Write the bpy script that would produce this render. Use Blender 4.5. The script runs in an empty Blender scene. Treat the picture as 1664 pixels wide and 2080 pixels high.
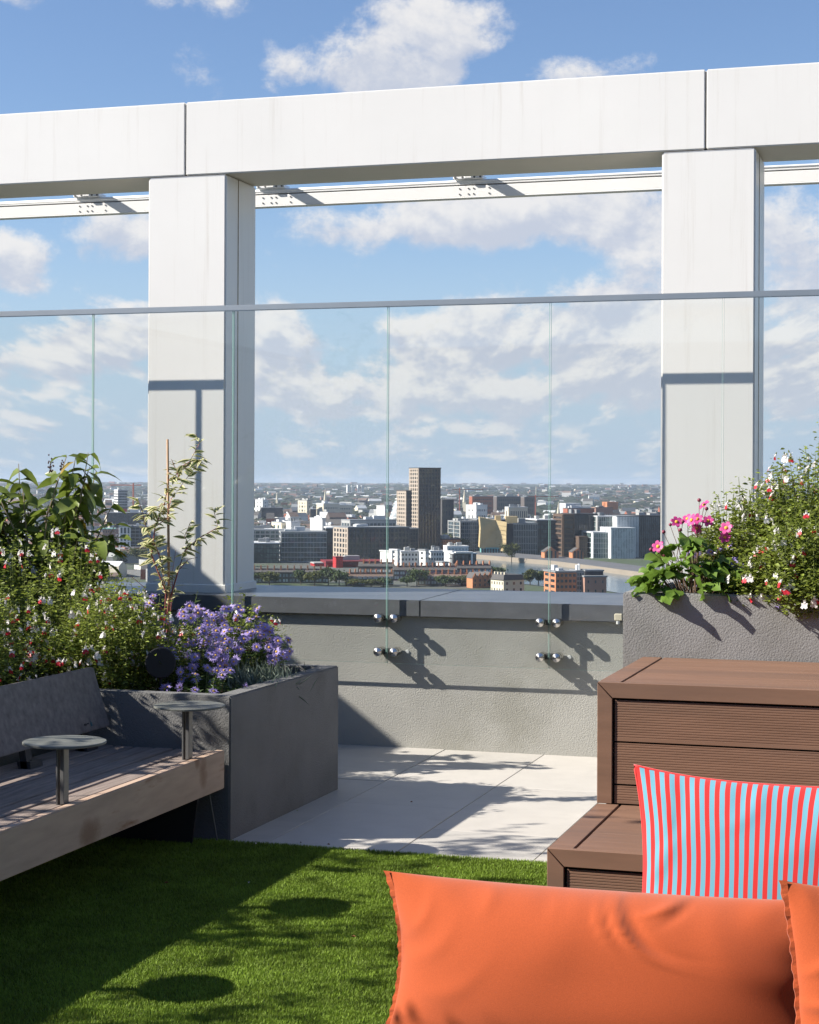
import bpy, bmesh, math, random
import numpy as np
from mathutils import Vector, Matrix, Euler, Quaternion

sc = bpy.context.scene
COL = sc.collection
random.seed(7)
RNG = np.random.default_rng(7)

# ------------------------------------------------------------------ camera
EYE = 1.58
FPX, HPX, CPX = 3610.0, 980.0, 832.0           # focal length, horizon and centre, on a 1664 wide frame
YAW = math.atan(1103.0 / FPX)
SN, CS = math.sin(YAW), math.cos(YAW)
cd = bpy.data.cameras.new("camera")
cam = bpy.data.objects.new("camera", cd)
COL.objects.link(cam)
cd.sensor_fit = 'HORIZONTAL'
cd.sensor_width = 36.0
cd.lens = FPX / 1664.0 * 36.0
cd.shift_y = -(1040.0 - HPX) / 1664.0
cd.clip_start = 0.05
cd.clip_end = 80000.0
cam.matrix_world = (Matrix.Translation((0, 0, EYE)) @ Matrix.Rotation(YAW, 4, 'Z')
                    @ Matrix.Rotation(math.pi / 2, 4, 'X') @ Matrix.Rotation(0.0043, 4, 'Z'))
sc.camera = cam

# ------------------------------------------------------------------ sun, exposure
SUN = Vector((1.0, 0.40, -0.74)).normalized()
sl = bpy.data.lights.new("sun", 'SUN')
sl.energy = 5.0
sl.angle = math.radians(0.53)
sl.color = (1.0, 0.935, 0.84)
so = bpy.data.objects.new("sun", sl)
COL.objects.link(so)
so.rotation_euler = SUN.to_track_quat('-Z', 'Y').to_euler()
so.location = (-8, -4, 12)
sc.view_settings.view_transform = 'Standard'
sc.view_settings.look = 'None'
sc.view_settings.exposure = 1.04
sc.view_settings.gamma = 1.0
sc.render.engine = 'CYCLES'
sc.cycles.max_bounces = 8
sc.cycles.transparent_max_bounces = 24
sc.cycles.caustics_reflective = False
sc.cycles.caustics_refractive = False
sc.cycles.use_denoising = True

# ------------------------------------------------------------------ world: sky with cumulus
SKY_STRENGTH = 0.060
world = bpy.data.worlds.new("World")
sc.world = world
world.use_nodes = True
world.cycles.sampling_method = 'MANUAL'
world.cycles.sample_map_resolution = 512


class NT:
    """small helper to write node trees as expressions"""
    def __init__(self, tree):
        self.t = tree
        tree.nodes.clear()

    def n(self, typ, **kw):
        nd = self.t.nodes.new(typ)
        for k, v in kw.items():
            setattr(nd, k, v)
        return nd

    def put(self, sock, v):
        if hasattr(v, 'is_output'):
            self.t.links.new(v, sock)
        elif v is not None:
            if sock.type == 'RGBA' and len(v) == 3:
                v = (*v, 1.0)
            sock.default_value = v

    def m(self, op, a, b=None, c=None, clamp=False):
        nd = self.n('ShaderNodeMath', operation=op, use_clamp=clamp)
        self.put(nd.inputs[0], a)
        if b is not None:
            self.put(nd.inputs[1], b)
        if c is not None:
            self.put(nd.inputs[2], c)
        return nd.outputs[0]

    def smooth(self, v, lo, hi, o0=0.0, o1=1.0):
        nd = self.n('ShaderNodeMapRange', interpolation_type='SMOOTHSTEP')
        self.put(nd.inputs[0], v)
        for i, x in enumerate((lo, hi, o0, o1)):
            self.put(nd.inputs[1 + i], x)
        return nd.outputs[0]

    def lin(self, v, lo, hi, o0=0.0, o1=1.0):
        nd = self.n('ShaderNodeMapRange')
        self.put(nd.inputs[0], v)
        for i, x in enumerate((lo, hi, o0, o1)):
            self.put(nd.inputs[1 + i], x)
        return nd.outputs[0]

    def xyz(self, x, y, z):
        nd = self.n('ShaderNodeCombineXYZ')
        for i, v in enumerate((x, y, z)):
            self.put(nd.inputs[i], v)
        return nd.outputs[0]

    def noise(self, vec, scale=1.0, detail=4.0, rough=0.5, dist=0.0, color=False):
        nd = self.n('ShaderNodeTexNoise')
        if vec is not None:
            self.put(nd.inputs['Vector'], vec)
        nd.inputs['Scale'].default_value = scale
        nd.inputs['Detail'].default_value = detail
        nd.inputs['Roughness'].default_value = rough
        nd.inputs['Distortion'].default_value = dist
        return nd.outputs['Color' if color else 'Fac']

    def mix(self, f, a, b, blend='MIX'):
        nd = self.n('ShaderNodeMix', data_type='RGBA', blend_type=blend)
        self.put(nd.inputs[0], f)
        self.put(nd.inputs[6], a)
        self.put(nd.inputs[7], b)
        return nd.outputs[2]


def build_world():
    g = NT(world.node_tree)
    sky = g.n('ShaderNodeTexSky', sky_type='NISHITA')
    sky.sun_disc = False
    sky.sun_elevation = math.asin(-SUN.z)
    sky.sun_rotation = math.atan2(-SUN.x, -SUN.y)
    sky.altitude = 60
    sky.air_density = 1.0
    sky.dust_density = 0.3
    sky.ozone_density = 1.6
    tc = g.n('ShaderNodeTexCoord')
    sep = g.n('ShaderNodeSeparateXYZ')
    g.put(sep.inputs[0], tc.outputs['Generated'])
    x, y, z = sep.outputs
    # azimuth from the terrace's open side, and elevation
    u = g.m('ADD', g.m('MULTIPLY', x, CS), g.m('MULTIPLY', y, SN))
    d = g.m('SUBTRACT', g.m('MULTIPLY', y, CS), g.m('MULTIPLY', x, SN))
    az = g.m('ARCTAN2', u, d)
    el = g.m('ARCSINE', z)

    # cumulus centres (azimuth, elevation, half width, half height, weight)
    def px(cx, cy, w, h, k=1.0):
        return ((cx - CPX) / FPX, (HPX - cy) / FPX, w / FPX, h / FPX, k)
    cl = [px(880, 95, 150, 95, 1.0), px(740, 150, 150, 70, .9), px(1180, 175, 130, 55, .8), px(300, 5, 190, 60, .80), px(550, 145, 70, 65, .62),
          px(465, 75, 80, 50, .44), px(15, 20, 80, 55, .62), px(250, 475, 110, 60, .85), px(20, 550, 85, 60, .9),
          px(860, 450, 250, 60, .95), px(1150, 430, 260, 70, .8), px(1300, 550, 110, 110, .85), px(1610, 470, 130, 140, .8),
          px(560, 680, 90, 70, .75), px(860, 685, 140, 65, 1.0), px(1070, 675, 110, 65, .95), px(1260, 710, 140, 85, .95),
          px(880, 790, 450, 60, .62), px(240, 690, 110, 60, .85), px(60, 740, 150, 60, .85), px(1620, 760, 140, 100, .75), px(560, 810, 180, 50, .6)]
    vec = g.xyz(az, g.m('MULTIPLY', el, 1.25), 0.37)
    w = g.n('ShaderNodeTexNoise')
    g.put(w.inputs['Vector'], vec)
    w.inputs['Scale'].default_value = 26.0
    w.inputs['Detail'].default_value = 2.0
    ws = g.n('ShaderNodeSeparateColor')
    g.put(ws.inputs[0], w.outputs['Color'])
    wa = g.m('MULTIPLY_ADD', g.m('SUBTRACT', ws.outputs[0], .5), .045, az)
    we = g.m('MULTIPLY_ADD', g.m('SUBTRACT', ws.outputs[1], .5), .028, el)
    tot, tq = None, None
    for (ca, ce, hw, hh, k) in cl:
        p = g.m('MULTIPLY_ADD', wa, 1 / hw, -ca / hw)
        q = g.m('MULTIPLY_ADD', we, 1 / hh, -ce / hh)
        r2 = g.m('MULTIPLY_ADD', p, p, g.m('MULTIPLY', q, q))
        c1 = g.m('MULTIPLY_ADD', r2, -.40, 1.0, clamp=True)
        b = g.m('MULTIPLY', c1, g.m('MULTIPLY', c1, k))
        tot = b if tot is None else g.m('ADD', tot, b)
        tq = g.m('MULTIPLY', b, q) if tq is None else g.m('MULTIPLY_ADD', b, q, tq)
    tot = g.m('MINIMUM', tot, 1.0)
    fb = g.noise(vec, 21.0, 8.0, .66, .12)
    off = g.xyz(g.m('ADD', az, -.006), g.m('MULTIPLY', g.m('ADD', el, .009), 1.25), 0.37)
    fb2 = g.noise(off, 21.0, 5.0, .60, .12)
    # a deck of cumulus at one height: rows crowd together and flatten towards the horizon
    ea = g.m('ABSOLUTE', el)
    inv = g.m('DIVIDE', 1.0, g.m('ADD', ea, .065))
    deck = g.xyz(g.m('MULTIPLY', g.m('MULTIPLY', az, inv), 1.05), g.m('MULTIPLY', inv, .21), 7.7)
    inv2 = g.m('DIVIDE', 1.0, g.m('ADD', ea, .0725))
    deck2 = g.xyz(g.m('MULTIPLY', g.m('MULTIPLY', g.m('ADD', az, -.004), inv), 1.05), g.m('MULTIPLY', inv2, .21), 7.7)
    dn = g.noise(deck, 2.6, 7.0, .58, .1)
    dn2 = g.noise(deck2, 2.6, 4.0, .58, .1)
    low = g.smooth(ea, .09, .125, 1.0, 0.0)
    cover = g.lin(ea, 0.0, .30, .16, -.06)
    D0 = g.m('MULTIPLY_ADD', g.m('SUBTRACT', fb, .5), 1.9, g.m('MULTIPLY_ADD', tot, .84, cover))
    D0 = g.m('MULTIPLY_ADD', g.m('MULTIPLY', g.m('SUBTRACT', dn, .43), low), 2.6, D0)
    mask = g.smooth(D0, .24, .74)
    # self shade: thick parts and undersides go grey, crowns towards the sun stay bright
    rel = g.m('MULTIPLY_ADD', g.m('MULTIPLY', g.m('SUBTRACT', dn2, dn), low), 6.0, g.m('MULTIPLY', g.m('SUBTRACT', fb2, fb), 3.4))
    sh = g.m('ADD', rel, g.m('MULTIPLY_ADD', tq, -1.1, .36))
    shade = g.smooth(sh, -.35, 1.0)
    ccol = g.mix(shade, (7.3, 7.15, 7.05), (4.75, 5.1, 5.95))
    # clouds low down take on the colour of the air, and so does the sky behind them
    air = g.smooth(el, -.01, .085, .9, 0.0)
    air2 = g.smooth(el, -.01, .17, .92, 0.0)
    ccol = g.mix(g.m('MULTIPLY', air, .8), ccol, (5.1, 5.7, 6.5))
    clear = g.mix(1.0, sky.outputs[0], (.92, 1.0, 1.17, 1), 'MULTIPLY')
    skyc = g.mix(air2, clear, (3.9, 5.0, 6.5))
    mask = g.m('MULTIPLY', mask, .92)
    full = g.mix(mask, skyc, ccol)
    bg = g.n('ShaderNodeBackground')
    g.put(bg.inputs[0], full)
    bg.inputs[1].default_value = SKY_STRENGTH
    out = g.n('ShaderNodeOutputWorld')
    g.put(out.inputs[0], bg.outputs[0])


build_world()

# ------------------------------------------------------------------ materials
MATS = {}


def mat(name, col, rough=.6, metal=0.0, var=0.0, vscale=3.0, bump=0.0, bscale=40.0, bdist=.01, spec=.5,
        streak=0.0, detail=5.0, var2=None, coord='Object', sheen=0.0, trans=0.0, island=0.0, voro=False, stretch=None, spots=None):
    m_ = bpy.data.materials.new(name)
    m_.use_nodes = True
    g = NT(m_.node_tree)
    b = g.n('ShaderNodeBsdfPrincipled')
    b.inputs['Roughness'].default_value = rough
    b.inputs['Metallic'].default_value = metal
    b.inputs['Specular IOR Level'].default_value = spec
    if sheen:
        b.inputs['Sheen Weight'].default_value = sheen
        b.inputs['Sheen Roughness'].default_value = .5
    tc = g.n('ShaderNodeTexCoord').outputs[coord]
    geo = g.n('ShaderNodeNewGeometry')
    pos = geo.outputs['Position'] if coord == 'Object' else tc
    if stretch:
        mp = g.n('ShaderNodeMapping')
        g.put(mp.inputs[0], pos)
        mp.inputs['Scale'].default_value = stretch
        pos = mp.outputs[0]
    c = col
    if var:
        f = g.noise(pos, vscale, detail, .6)
        f = g.lin(f, .25, .75, 1 - var, 1 + var)
        vm = g.n('ShaderNodeVectorMath', operation='SCALE')
        vm.inputs[0].default_value = col[:3]
        g.put(vm.inputs['Scale'], f)
        c = vm.outputs[0]
    if var2:                       # second colour in patches: (colour, scale, lo, hi)
        f2 = g.smooth(g.noise(pos, var2[1], 6.0, .65), var2[2], var2[3])
        c = g.mix(f2, c if not isinstance(c, tuple) else (*c[:3], 1), (*var2[0], 1))
    for (sy, sz, ry, rz) in (spots or ()):
        sp_ = g.n('ShaderNodeSeparateXYZ')
        g.put(sp_.inputs[0], geo.outputs['Position'])
        wob = g.m('MULTIPLY', g.m('SUBTRACT', g.noise(geo.outputs['Position'], 16.0, 5.0, .65), .5), 1.7)
        p_ = g.m('MULTIPLY_ADD', sp_.outputs[1], 1 / ry, -sy / ry)
        q_ = g.m('MULTIPLY_ADD', sp_.outputs[2], 1 / rz, -sz / rz)
        r_ = g.m('ADD', g.m('MULTIPLY_ADD', p_, p_, g.m('MULTIPLY', q_, q_)), wob)
        c = g.mix(g.smooth(r_, -.2, 1.3, .6, 0.0), c if not isinstance(c, tuple) else (*c[:3], 1), (.17, .075, .035, 1))
    if island:
        f3 = g.lin(geo.outputs['Random Per Island'], 0, 1, 1 - island, 1 + island)
        c = g.mix(1.0, c if not isinstance(c, tuple) else (*c[:3], 1), g.xyz(f3, f3, g.m('MULTIPLY', f3, .9)), 'MULTIPLY')
    if streak:
        mp = g.n('ShaderNodeMapping')
        g.put(mp.inputs[0], geo.outputs['Position'])
        mp.inputs['Scale'].default_value = (14, 14, .55)
        f4 = g.smooth(g.noise(mp.outputs[0], 1.0, 6.0, .7), .52, .80, 0.0, streak)
        c = g.mix(f4, c if not isinstance(c, tuple) else (*c[:3], 1), (.42, .36, .28, 1))
    g.put(b.inputs['Base Color'], c if not isinstance(c, tuple) else (*c[:3], 1))
    if bump:
        if voro:
            # roughcast: grains with smaller grit between them
            vo = g.n('ShaderNodeTexVoronoi', feature='F1')
            vo.inputs['Scale'].default_value = bscale
            g.put(vo.inputs['Vector'], pos)
            hgt = g.m('SUBTRACT', g.m('MULTIPLY', g.noise(pos, bscale * .9, 4, .7), 1.6), g.m('MULTIPLY', vo.outputs['Distance'], .6))
        else:
            hgt = g.noise(pos, bscale, 4.0, .6)
        bp = g.n('ShaderNodeBump')
        bp.inputs['Strength'].default_value = bump
        bp.inputs['Distance'].default_value = bdist
        g.put(bp.inputs['Height'], hgt)
        g.put(b.inputs['Normal'], bp.outputs[0])
    sh = b.outputs[0]
    if trans:                      # thin leaf or petal: light comes through
        tr = g.n('ShaderNodeBsdfTranslucent')
        g.put(tr.inputs[0], c if not isinstance(c, tuple) else (*c[:3], 1))
        mx = g.n('ShaderNodeMixShader')
        mx.inputs[0].default_value = trans
        g.put(mx.inputs[1], sh)
        g.put(mx.inputs[2], tr.outputs[0])
        sh = mx.outputs[0]
    o = g.n('ShaderNodeOutputMaterial')
    g.put(o.inputs[0], sh)
    MATS[name] = m_
    return m_


def glass_mat(name, tint, refl=1.0):
    m_ = bpy.data.materials.new(name)
    m_.use_nodes = True
    g = NT(m_.node_tree)
    t = g.n('ShaderNodeBsdfTransparent')
    geo = g.n('ShaderNodeNewGeometry')
    # faint dried water marks on the pane
    sm = g.smooth(g.noise(geo.outputs['Position'], 2.2, 8.0, .68), .60, .80, 0.0, .10)
    t.inputs[0].default_value = (*tint, 1)
    gl = g.n('ShaderNodeBsdfGlossy')
    gl.inputs['Roughness'].default_value = .015
    df = g.n('ShaderNodeBsdfDiffuse')
    df.inputs[0].default_value = (.7, .73, .75, 1)
    vd = g.n('ShaderNodeVectorMath', operation='DOT_PRODUCT')
    g.put(vd.inputs[0], geo.outputs['Normal'])
    g.put(vd.inputs[1], geo.outputs['Incoming'])
    ct = g.m('SUBTRACT', 1.0, g.m('ABSOLUTE', vd.outputs['Value']), clamp=True)
    fr = g.m('MULTIPLY_ADD', g.m('POWER', ct, 5.0), .22, .034)
    mx = g.n('ShaderNodeMixShader')
    g.put(mx.inputs[0], g.m('MULTIPLY', fr, refl))
    g.put(mx.inputs[1], t.outputs[0])
    g.put(mx.inputs[2], gl.outputs[0])
    mx2 = g.n('ShaderNodeMixShader')
    g.put(mx2.inputs[0], sm)
    g.put(mx2.inputs[1], mx.outputs[0])
    g.put(mx2.inputs[2], df.outputs[0])
    o = g.n('ShaderNodeOutputMaterial')
    g.put(o.inputs[0], mx2.outputs[0])
    MATS[name] = m_


mat('white_paint', (.765, .745, .71), .38, var=.035, vscale=1.3, streak=.36)
mat('white_metal', (.86, .86, .85), .35, var=.02)
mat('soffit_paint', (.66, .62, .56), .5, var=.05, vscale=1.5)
mat('stucco', (.36, .355, .325), .9, var=.10, vscale=2.2, var2=((.29, .285, .25), 1.3, .48, .72), bump=.6, bscale=140, bdist=.004, voro=True, spec=.2)
mat('stucco_planter', (.175, .174, .171), .9, var=.14, vscale=3.0, var2=((.135, .133, .128), 1.7, .48, .70), bump=.6, bscale=140, bdist=.004, voro=True, spec=.2)
mat('stucco_light', (.27, .265, .26), .9, var=.12, vscale=3.0, var2=((.21, .205, .195), 2.2, .48, .72), bump=.45, bscale=125, bdist=.004, voro=True, spec=.2)
mat('coping_metal', (.12, .125, .135), .32, metal=.0, var=.16, vscale=2.5, spec=.8, stretch=(3, 1, 6))
mat('rail_steel', (.50, .50, .49), .34, metal=.85, var=.05, vscale=6)
mat('steel', (.62, .60, .57), .22, metal=1.0)
mat('dark_steel', (.035, .035, .037), .45, spec=.5)
mat('glass_edge', (.20, .34, .31), .12, spec=.6, trans=.5)
glass_mat('glass', (.983, .991, .988), .9)
mat('tile_a', (.47, .445, .405), .55, var=.07, vscale=5, bump=.08, bscale=160, bdist=.002, var2=((.38, .365, .345), 3.0, .5, .85))
mat('tile_b', (.44, .42, .385), .55, var=.08, vscale=4, bump=.08, bscale=160, bdist=.002, var2=((.36, .35, .33), 2.4, .5, .85))
mat('tile_c', (.49, .465, .425), .55, var=.06, vscale=6, bump=.08, bscale=160, bdist=.002, var2=((.40, .385, .355), 3.4, .5, .85))
mat('grout', (.10, .095, .085), .95)
mat('turf_soil', (.020, .032, .010), 1.0, var=.3, vscale=30)
mat('grass', (.185, .275, .036), .62, var=.30, vscale=4.0, island=.42, trans=.30, spec=.25)
mat('composite', (.20, .112, .073), .62, var=.16, vscale=7, var2=((.155, .092, .064), 1.6, .46, .74), bump=.14, bscale=220, bdist=.001, spec=.3, stretch=(.35, 3, 3))
mat('composite_dark', (.012, .010, .009), .9)
mat('teak_grey', (.235, .19, .165), .72, var=.36, vscale=10, bump=.2, bscale=120, bdist=.002, spec=.2, stretch=(6, .5, 6))
mat('teak_front', (.47, .345, .26), .72, var=.16, vscale=5, bump=.2, bscale=120, bdist=.002, spec=.2, stretch=(4, .7, 4),
    var2=((.25, .125, .068), 2.6, .55, .72), spots=[(6.99, .34, .045, .075), (5.95, .27, .09, .07), (6.93, .39, .03, .03)])
mat('backrest_grey', (.175, .16, .148), .75, var=.34, vscale=16, bump=.15, bscale=200, bdist=.001, spec=.2, stretch=(1, 2, 2))
mat('table_grey', (.13, .135, .122), .5, var=.10, vscale=14, spec=.4)
mat('post_metal', (.15, .15, .15), .42, metal=.4, var=.1)
mat('soil', (.022, .016, .012), 1.0, var=.4, vscale=40, bump=1.0, bscale=60, bdist=.02)
mat('black_plastic', (.006, .006, .007), .6)
mat('logo_dark', (.02, .02, .02), .6)
mat('logo_teal', (.04, .13, .16), .6)
mat('sage_leaf', (.215, .265, .052), .55, var=.25, vscale=9, island=.45, trans=.45, spec=.35)
mat('sage_stem', (.12, .15, .035), .7)
mat('flower_white', (.86, .83, .82), .6, trans=.35)
mat('flower_red', (.62, .025, .045), .5, trans=.3)
mat('aster_petal', (.36, .28, .62), .55, var=.15, vscale=20, trans=.35)
mat('aster_eye', (.62, .36, .03), .7)
mat('aster_leaf', (.055, .105, .022), .6, island=.4, trans=.3)
mat('lilac_leaf', (.15, .20, .035), .42, var=.28, vscale=12, trans=.36, spec=.5)
mat('lilac_leaf_old', (.30, .22, .03), .45, var=.3, vscale=14, trans=.36)
mat('bark', (.16, .10, .065), .85, var=.3, vscale=30)
mat('bark_pale', (.30, .24, .17), .85, var=.3, vscale=30)
mat('seed_brown', (.085, .04, .03), .9)
mat('red_stem', (.24, .060, .045), .6)
mat('cane', (.36, .22, .12), .6, var=.15, vscale=20)
mat('varieg_green', (.13, .19, .05), .5, trans=.3, var=.2, vscale=30)
mat('varieg_cream', (.76, .72, .42), .5, trans=.45)
mat('pink_leaf', (.22, .27, .235), .6, island=.3, trans=.2)
mat('anemone_pink', (.62, .065, .29), .5, trans=.35)
mat('anemone_dark', (.20, .03, .06), .6)
mat('anemone_leaf', (.14, .235, .035), .5, var=.25, vscale=14, trans=.38)
mat('orange_fabric', (.385, .074, .021), .88, var=.12, vscale=330, detail=3.0, bump=.5, bscale=420, bdist=.0009, sheen=.25, spec=.15)
mat('dry_leaf', (.20, .07, .02), .8, var=.3, vscale=30)
mat('petal_litter', (.75, .70, .70), .7)
mat('plug_grey', (.55, .56, .55), .5)
mat('box_cream', (.55, .50, .38), .6)


def stripe_mat():
    m_ = bpy.data.materials.new('stripe_fabric')
    m_.use_nodes = True
    g = NT(m_.node_tree)
    uv = g.n('ShaderNodeTexCoord').outputs['UV']
    sp = g.n('ShaderNodeSeparateXYZ')
    g.put(sp.inputs[0], uv)
    geo = g.n('ShaderNodeNewGeometry')
    wob = g.m('MULTIPLY', g.m('SUBTRACT', g.noise(geo.outputs['Position'], 5.0, 2.0), .5), .010)
    t = g.m('FRACT', g.m('MULTIPLY', g.m('ADD', sp.outputs[0], wob), 29.0))
    f = g.m('MULTIPLY', g.smooth(t, .0, .035), g.smooth(t, .50, .535, 1.0, 0.0))
    col = g.mix(f, (.125, .32, .40, 1), (.54, .026, .024, 1))
    b = g.n('ShaderNodeBsdfPrincipled')
    g.put(b.inputs['Base Color'], col)
    b.inputs['Roughness'].default_value = .85
    b.inputs['Specular IOR Level'].default_value = .15
    b.inputs['Sheen Weight'].default_value = .2
    bp = g.n('ShaderNodeBump')
    bp.inputs['Strength'].default_value = .25
    bp.inputs['Distance'].default_value = .0006
    g.put(bp.inputs['Height'], g.noise(geo.outputs['Position'], 900.0, 3.0))
    g.put(b.inputs['Normal'], bp.outputs[0])
    o = g.n('ShaderNodeOutputMaterial')
    g.put(o.inputs[0], b.outputs[0])
    MATS['stripe_fabric'] = m_


stripe_mat()
mat('red_piping', (.62, .03, .028), .8, sheen=.2)

# city materials
for nm, c_ in dict(brick_sunlit=(.40, .335, .275), brick_brown=(.110, .092, .085), brick_red=(.30, .105, .065), brick_orange=(.48, .20, .10),  # first two are one brick, coloured sunlit and shaded; second also plain brown brick
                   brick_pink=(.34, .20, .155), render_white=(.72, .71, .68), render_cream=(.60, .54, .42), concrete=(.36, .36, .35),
                   concrete_light=(.56, .55, .53), slate=(.095, .090, .088), roof_grey=(.22, .23, .24), roof_light=(.52, .53, .54),
                   roof_brown=(.17, .12, .095), dark_clad=(.040, .040, .046), brown_clad=(.105, .070, .050), red_clad=(.17, .018, .026),
                   red_bright=(.48, .035, .040), teal_clad=(.16, .36, .36), copper_green=(.24, .42, .36), quay_stone=(.26, .22, .175),
                   road=(.13, .13, .135), crane_red=(.30, .10, .07), white_clad=(.66, .68, .68)).items():
    mat(nm, c_, .85, var=.10, vscale=.05, spec=.25)
mat('gold_clad', (.50, .385, .205), .62, var=.14, vscale=.12, spec=.3, metal=.0)
mat('city_ground', (.085, .088, .078), .95, var=.25, vscale=.01, var2=((.05, .075, .03), .004, .45, .6))
mat('hill_green', (.026, .036, .022), .95, var=.45, vscale=.004, var2=((.07, .095, .038), .0016, .54, .66))
mat('crown_a', (.050, .078, .022), .8, var=.4, vscale=.25, trans=.2, island=.35)
mat('crown_b', (.085, .095, .024), .8, var=.4, vscale=.25, trans=.2, island=.35)
mat('crown_far', (.024, .034, .018), .9, var=.4, vscale=.03)
mat('trunk', (.08, .06, .045), .9)


def window_glass(name, col, rough=.12, var=.5):
    m_ = bpy.data.materials.new(name)
    m_.use_nodes = True
    g = NT(m_.node_tree)
    b = g.n('ShaderNodeBsdfPrincipled')
    geo = g.n('ShaderNodeNewGeometry')
    mp = g.n('ShaderNodeMapping')
    g.put(mp.inputs[0], geo.outputs['Position'])
    mp.inputs['Scale'].default_value = (.30, .30, .28)
    wn = g.n('ShaderNodeTexVoronoi')
    wn.inputs['Scale'].default_value = 1.0
    g.put(wn.inputs['Vector'], mp.outputs[0])
    sp = g.n('ShaderNodeSeparateColor')
    g.put(sp.inputs[0], wn.outputs['Color'])
    f = g.lin(sp.outputs[0], 0, 1, 1 - var, 1 + var)
    vm = g.n('ShaderNodeVectorMath', operation='SCALE')
    vm.inputs[0].default_value = col
    g.put(vm.inputs['Scale'], f)
    g.put(b.inputs['Base Color'], vm.outputs[0])
    b.inputs['Roughness'].default_value = rough
    b.inputs['Specular IOR Level'].default_value = .7
    o = g.n('ShaderNodeOutputMaterial')
    g.put(o.inputs[0], b.outputs[0])
    MATS[name] = m_


window_glass('win_dark', (.035, .045, .055))
window_glass('win_blue', (.06, .085, .10))
window_glass('win_green', (.09, .13, .13))
window_glass('win_pale', (.34, .38, .39), .25, .35)
window_glass('win_brown', (.05, .042, .038))


def water_mat():
    m_ = bpy.data.materials.new('river_water')
    m_.use_nodes = True
    g = NT(m_.node_tree)
    b = g.n('ShaderNodeBsdfPrincipled')
    b.inputs['Base Color'].default_value = (.05, .10, .135, 1)
    b.inputs['Roughness'].default_value = .16
    b.inputs['Specular IOR Level'].default_value = .5
    geo = g.n('ShaderNodeNewGeometry')
    bp = g.n('ShaderNodeBump')
    bp.inputs['Strength'].default_value = .16
    bp.inputs['Distance'].default_value = .5
    g.put(bp.inputs['Height'], g.noise(geo.outputs['Position'], .12, 6.0, .65))
    g.put(b.inputs['Normal'], bp.outputs[0])
    o = g.n('ShaderNodeOutputMaterial')
    g.put(o.inputs[0], b.outputs[0])
    MATS['river_water'] = m_


water_mat()


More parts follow.
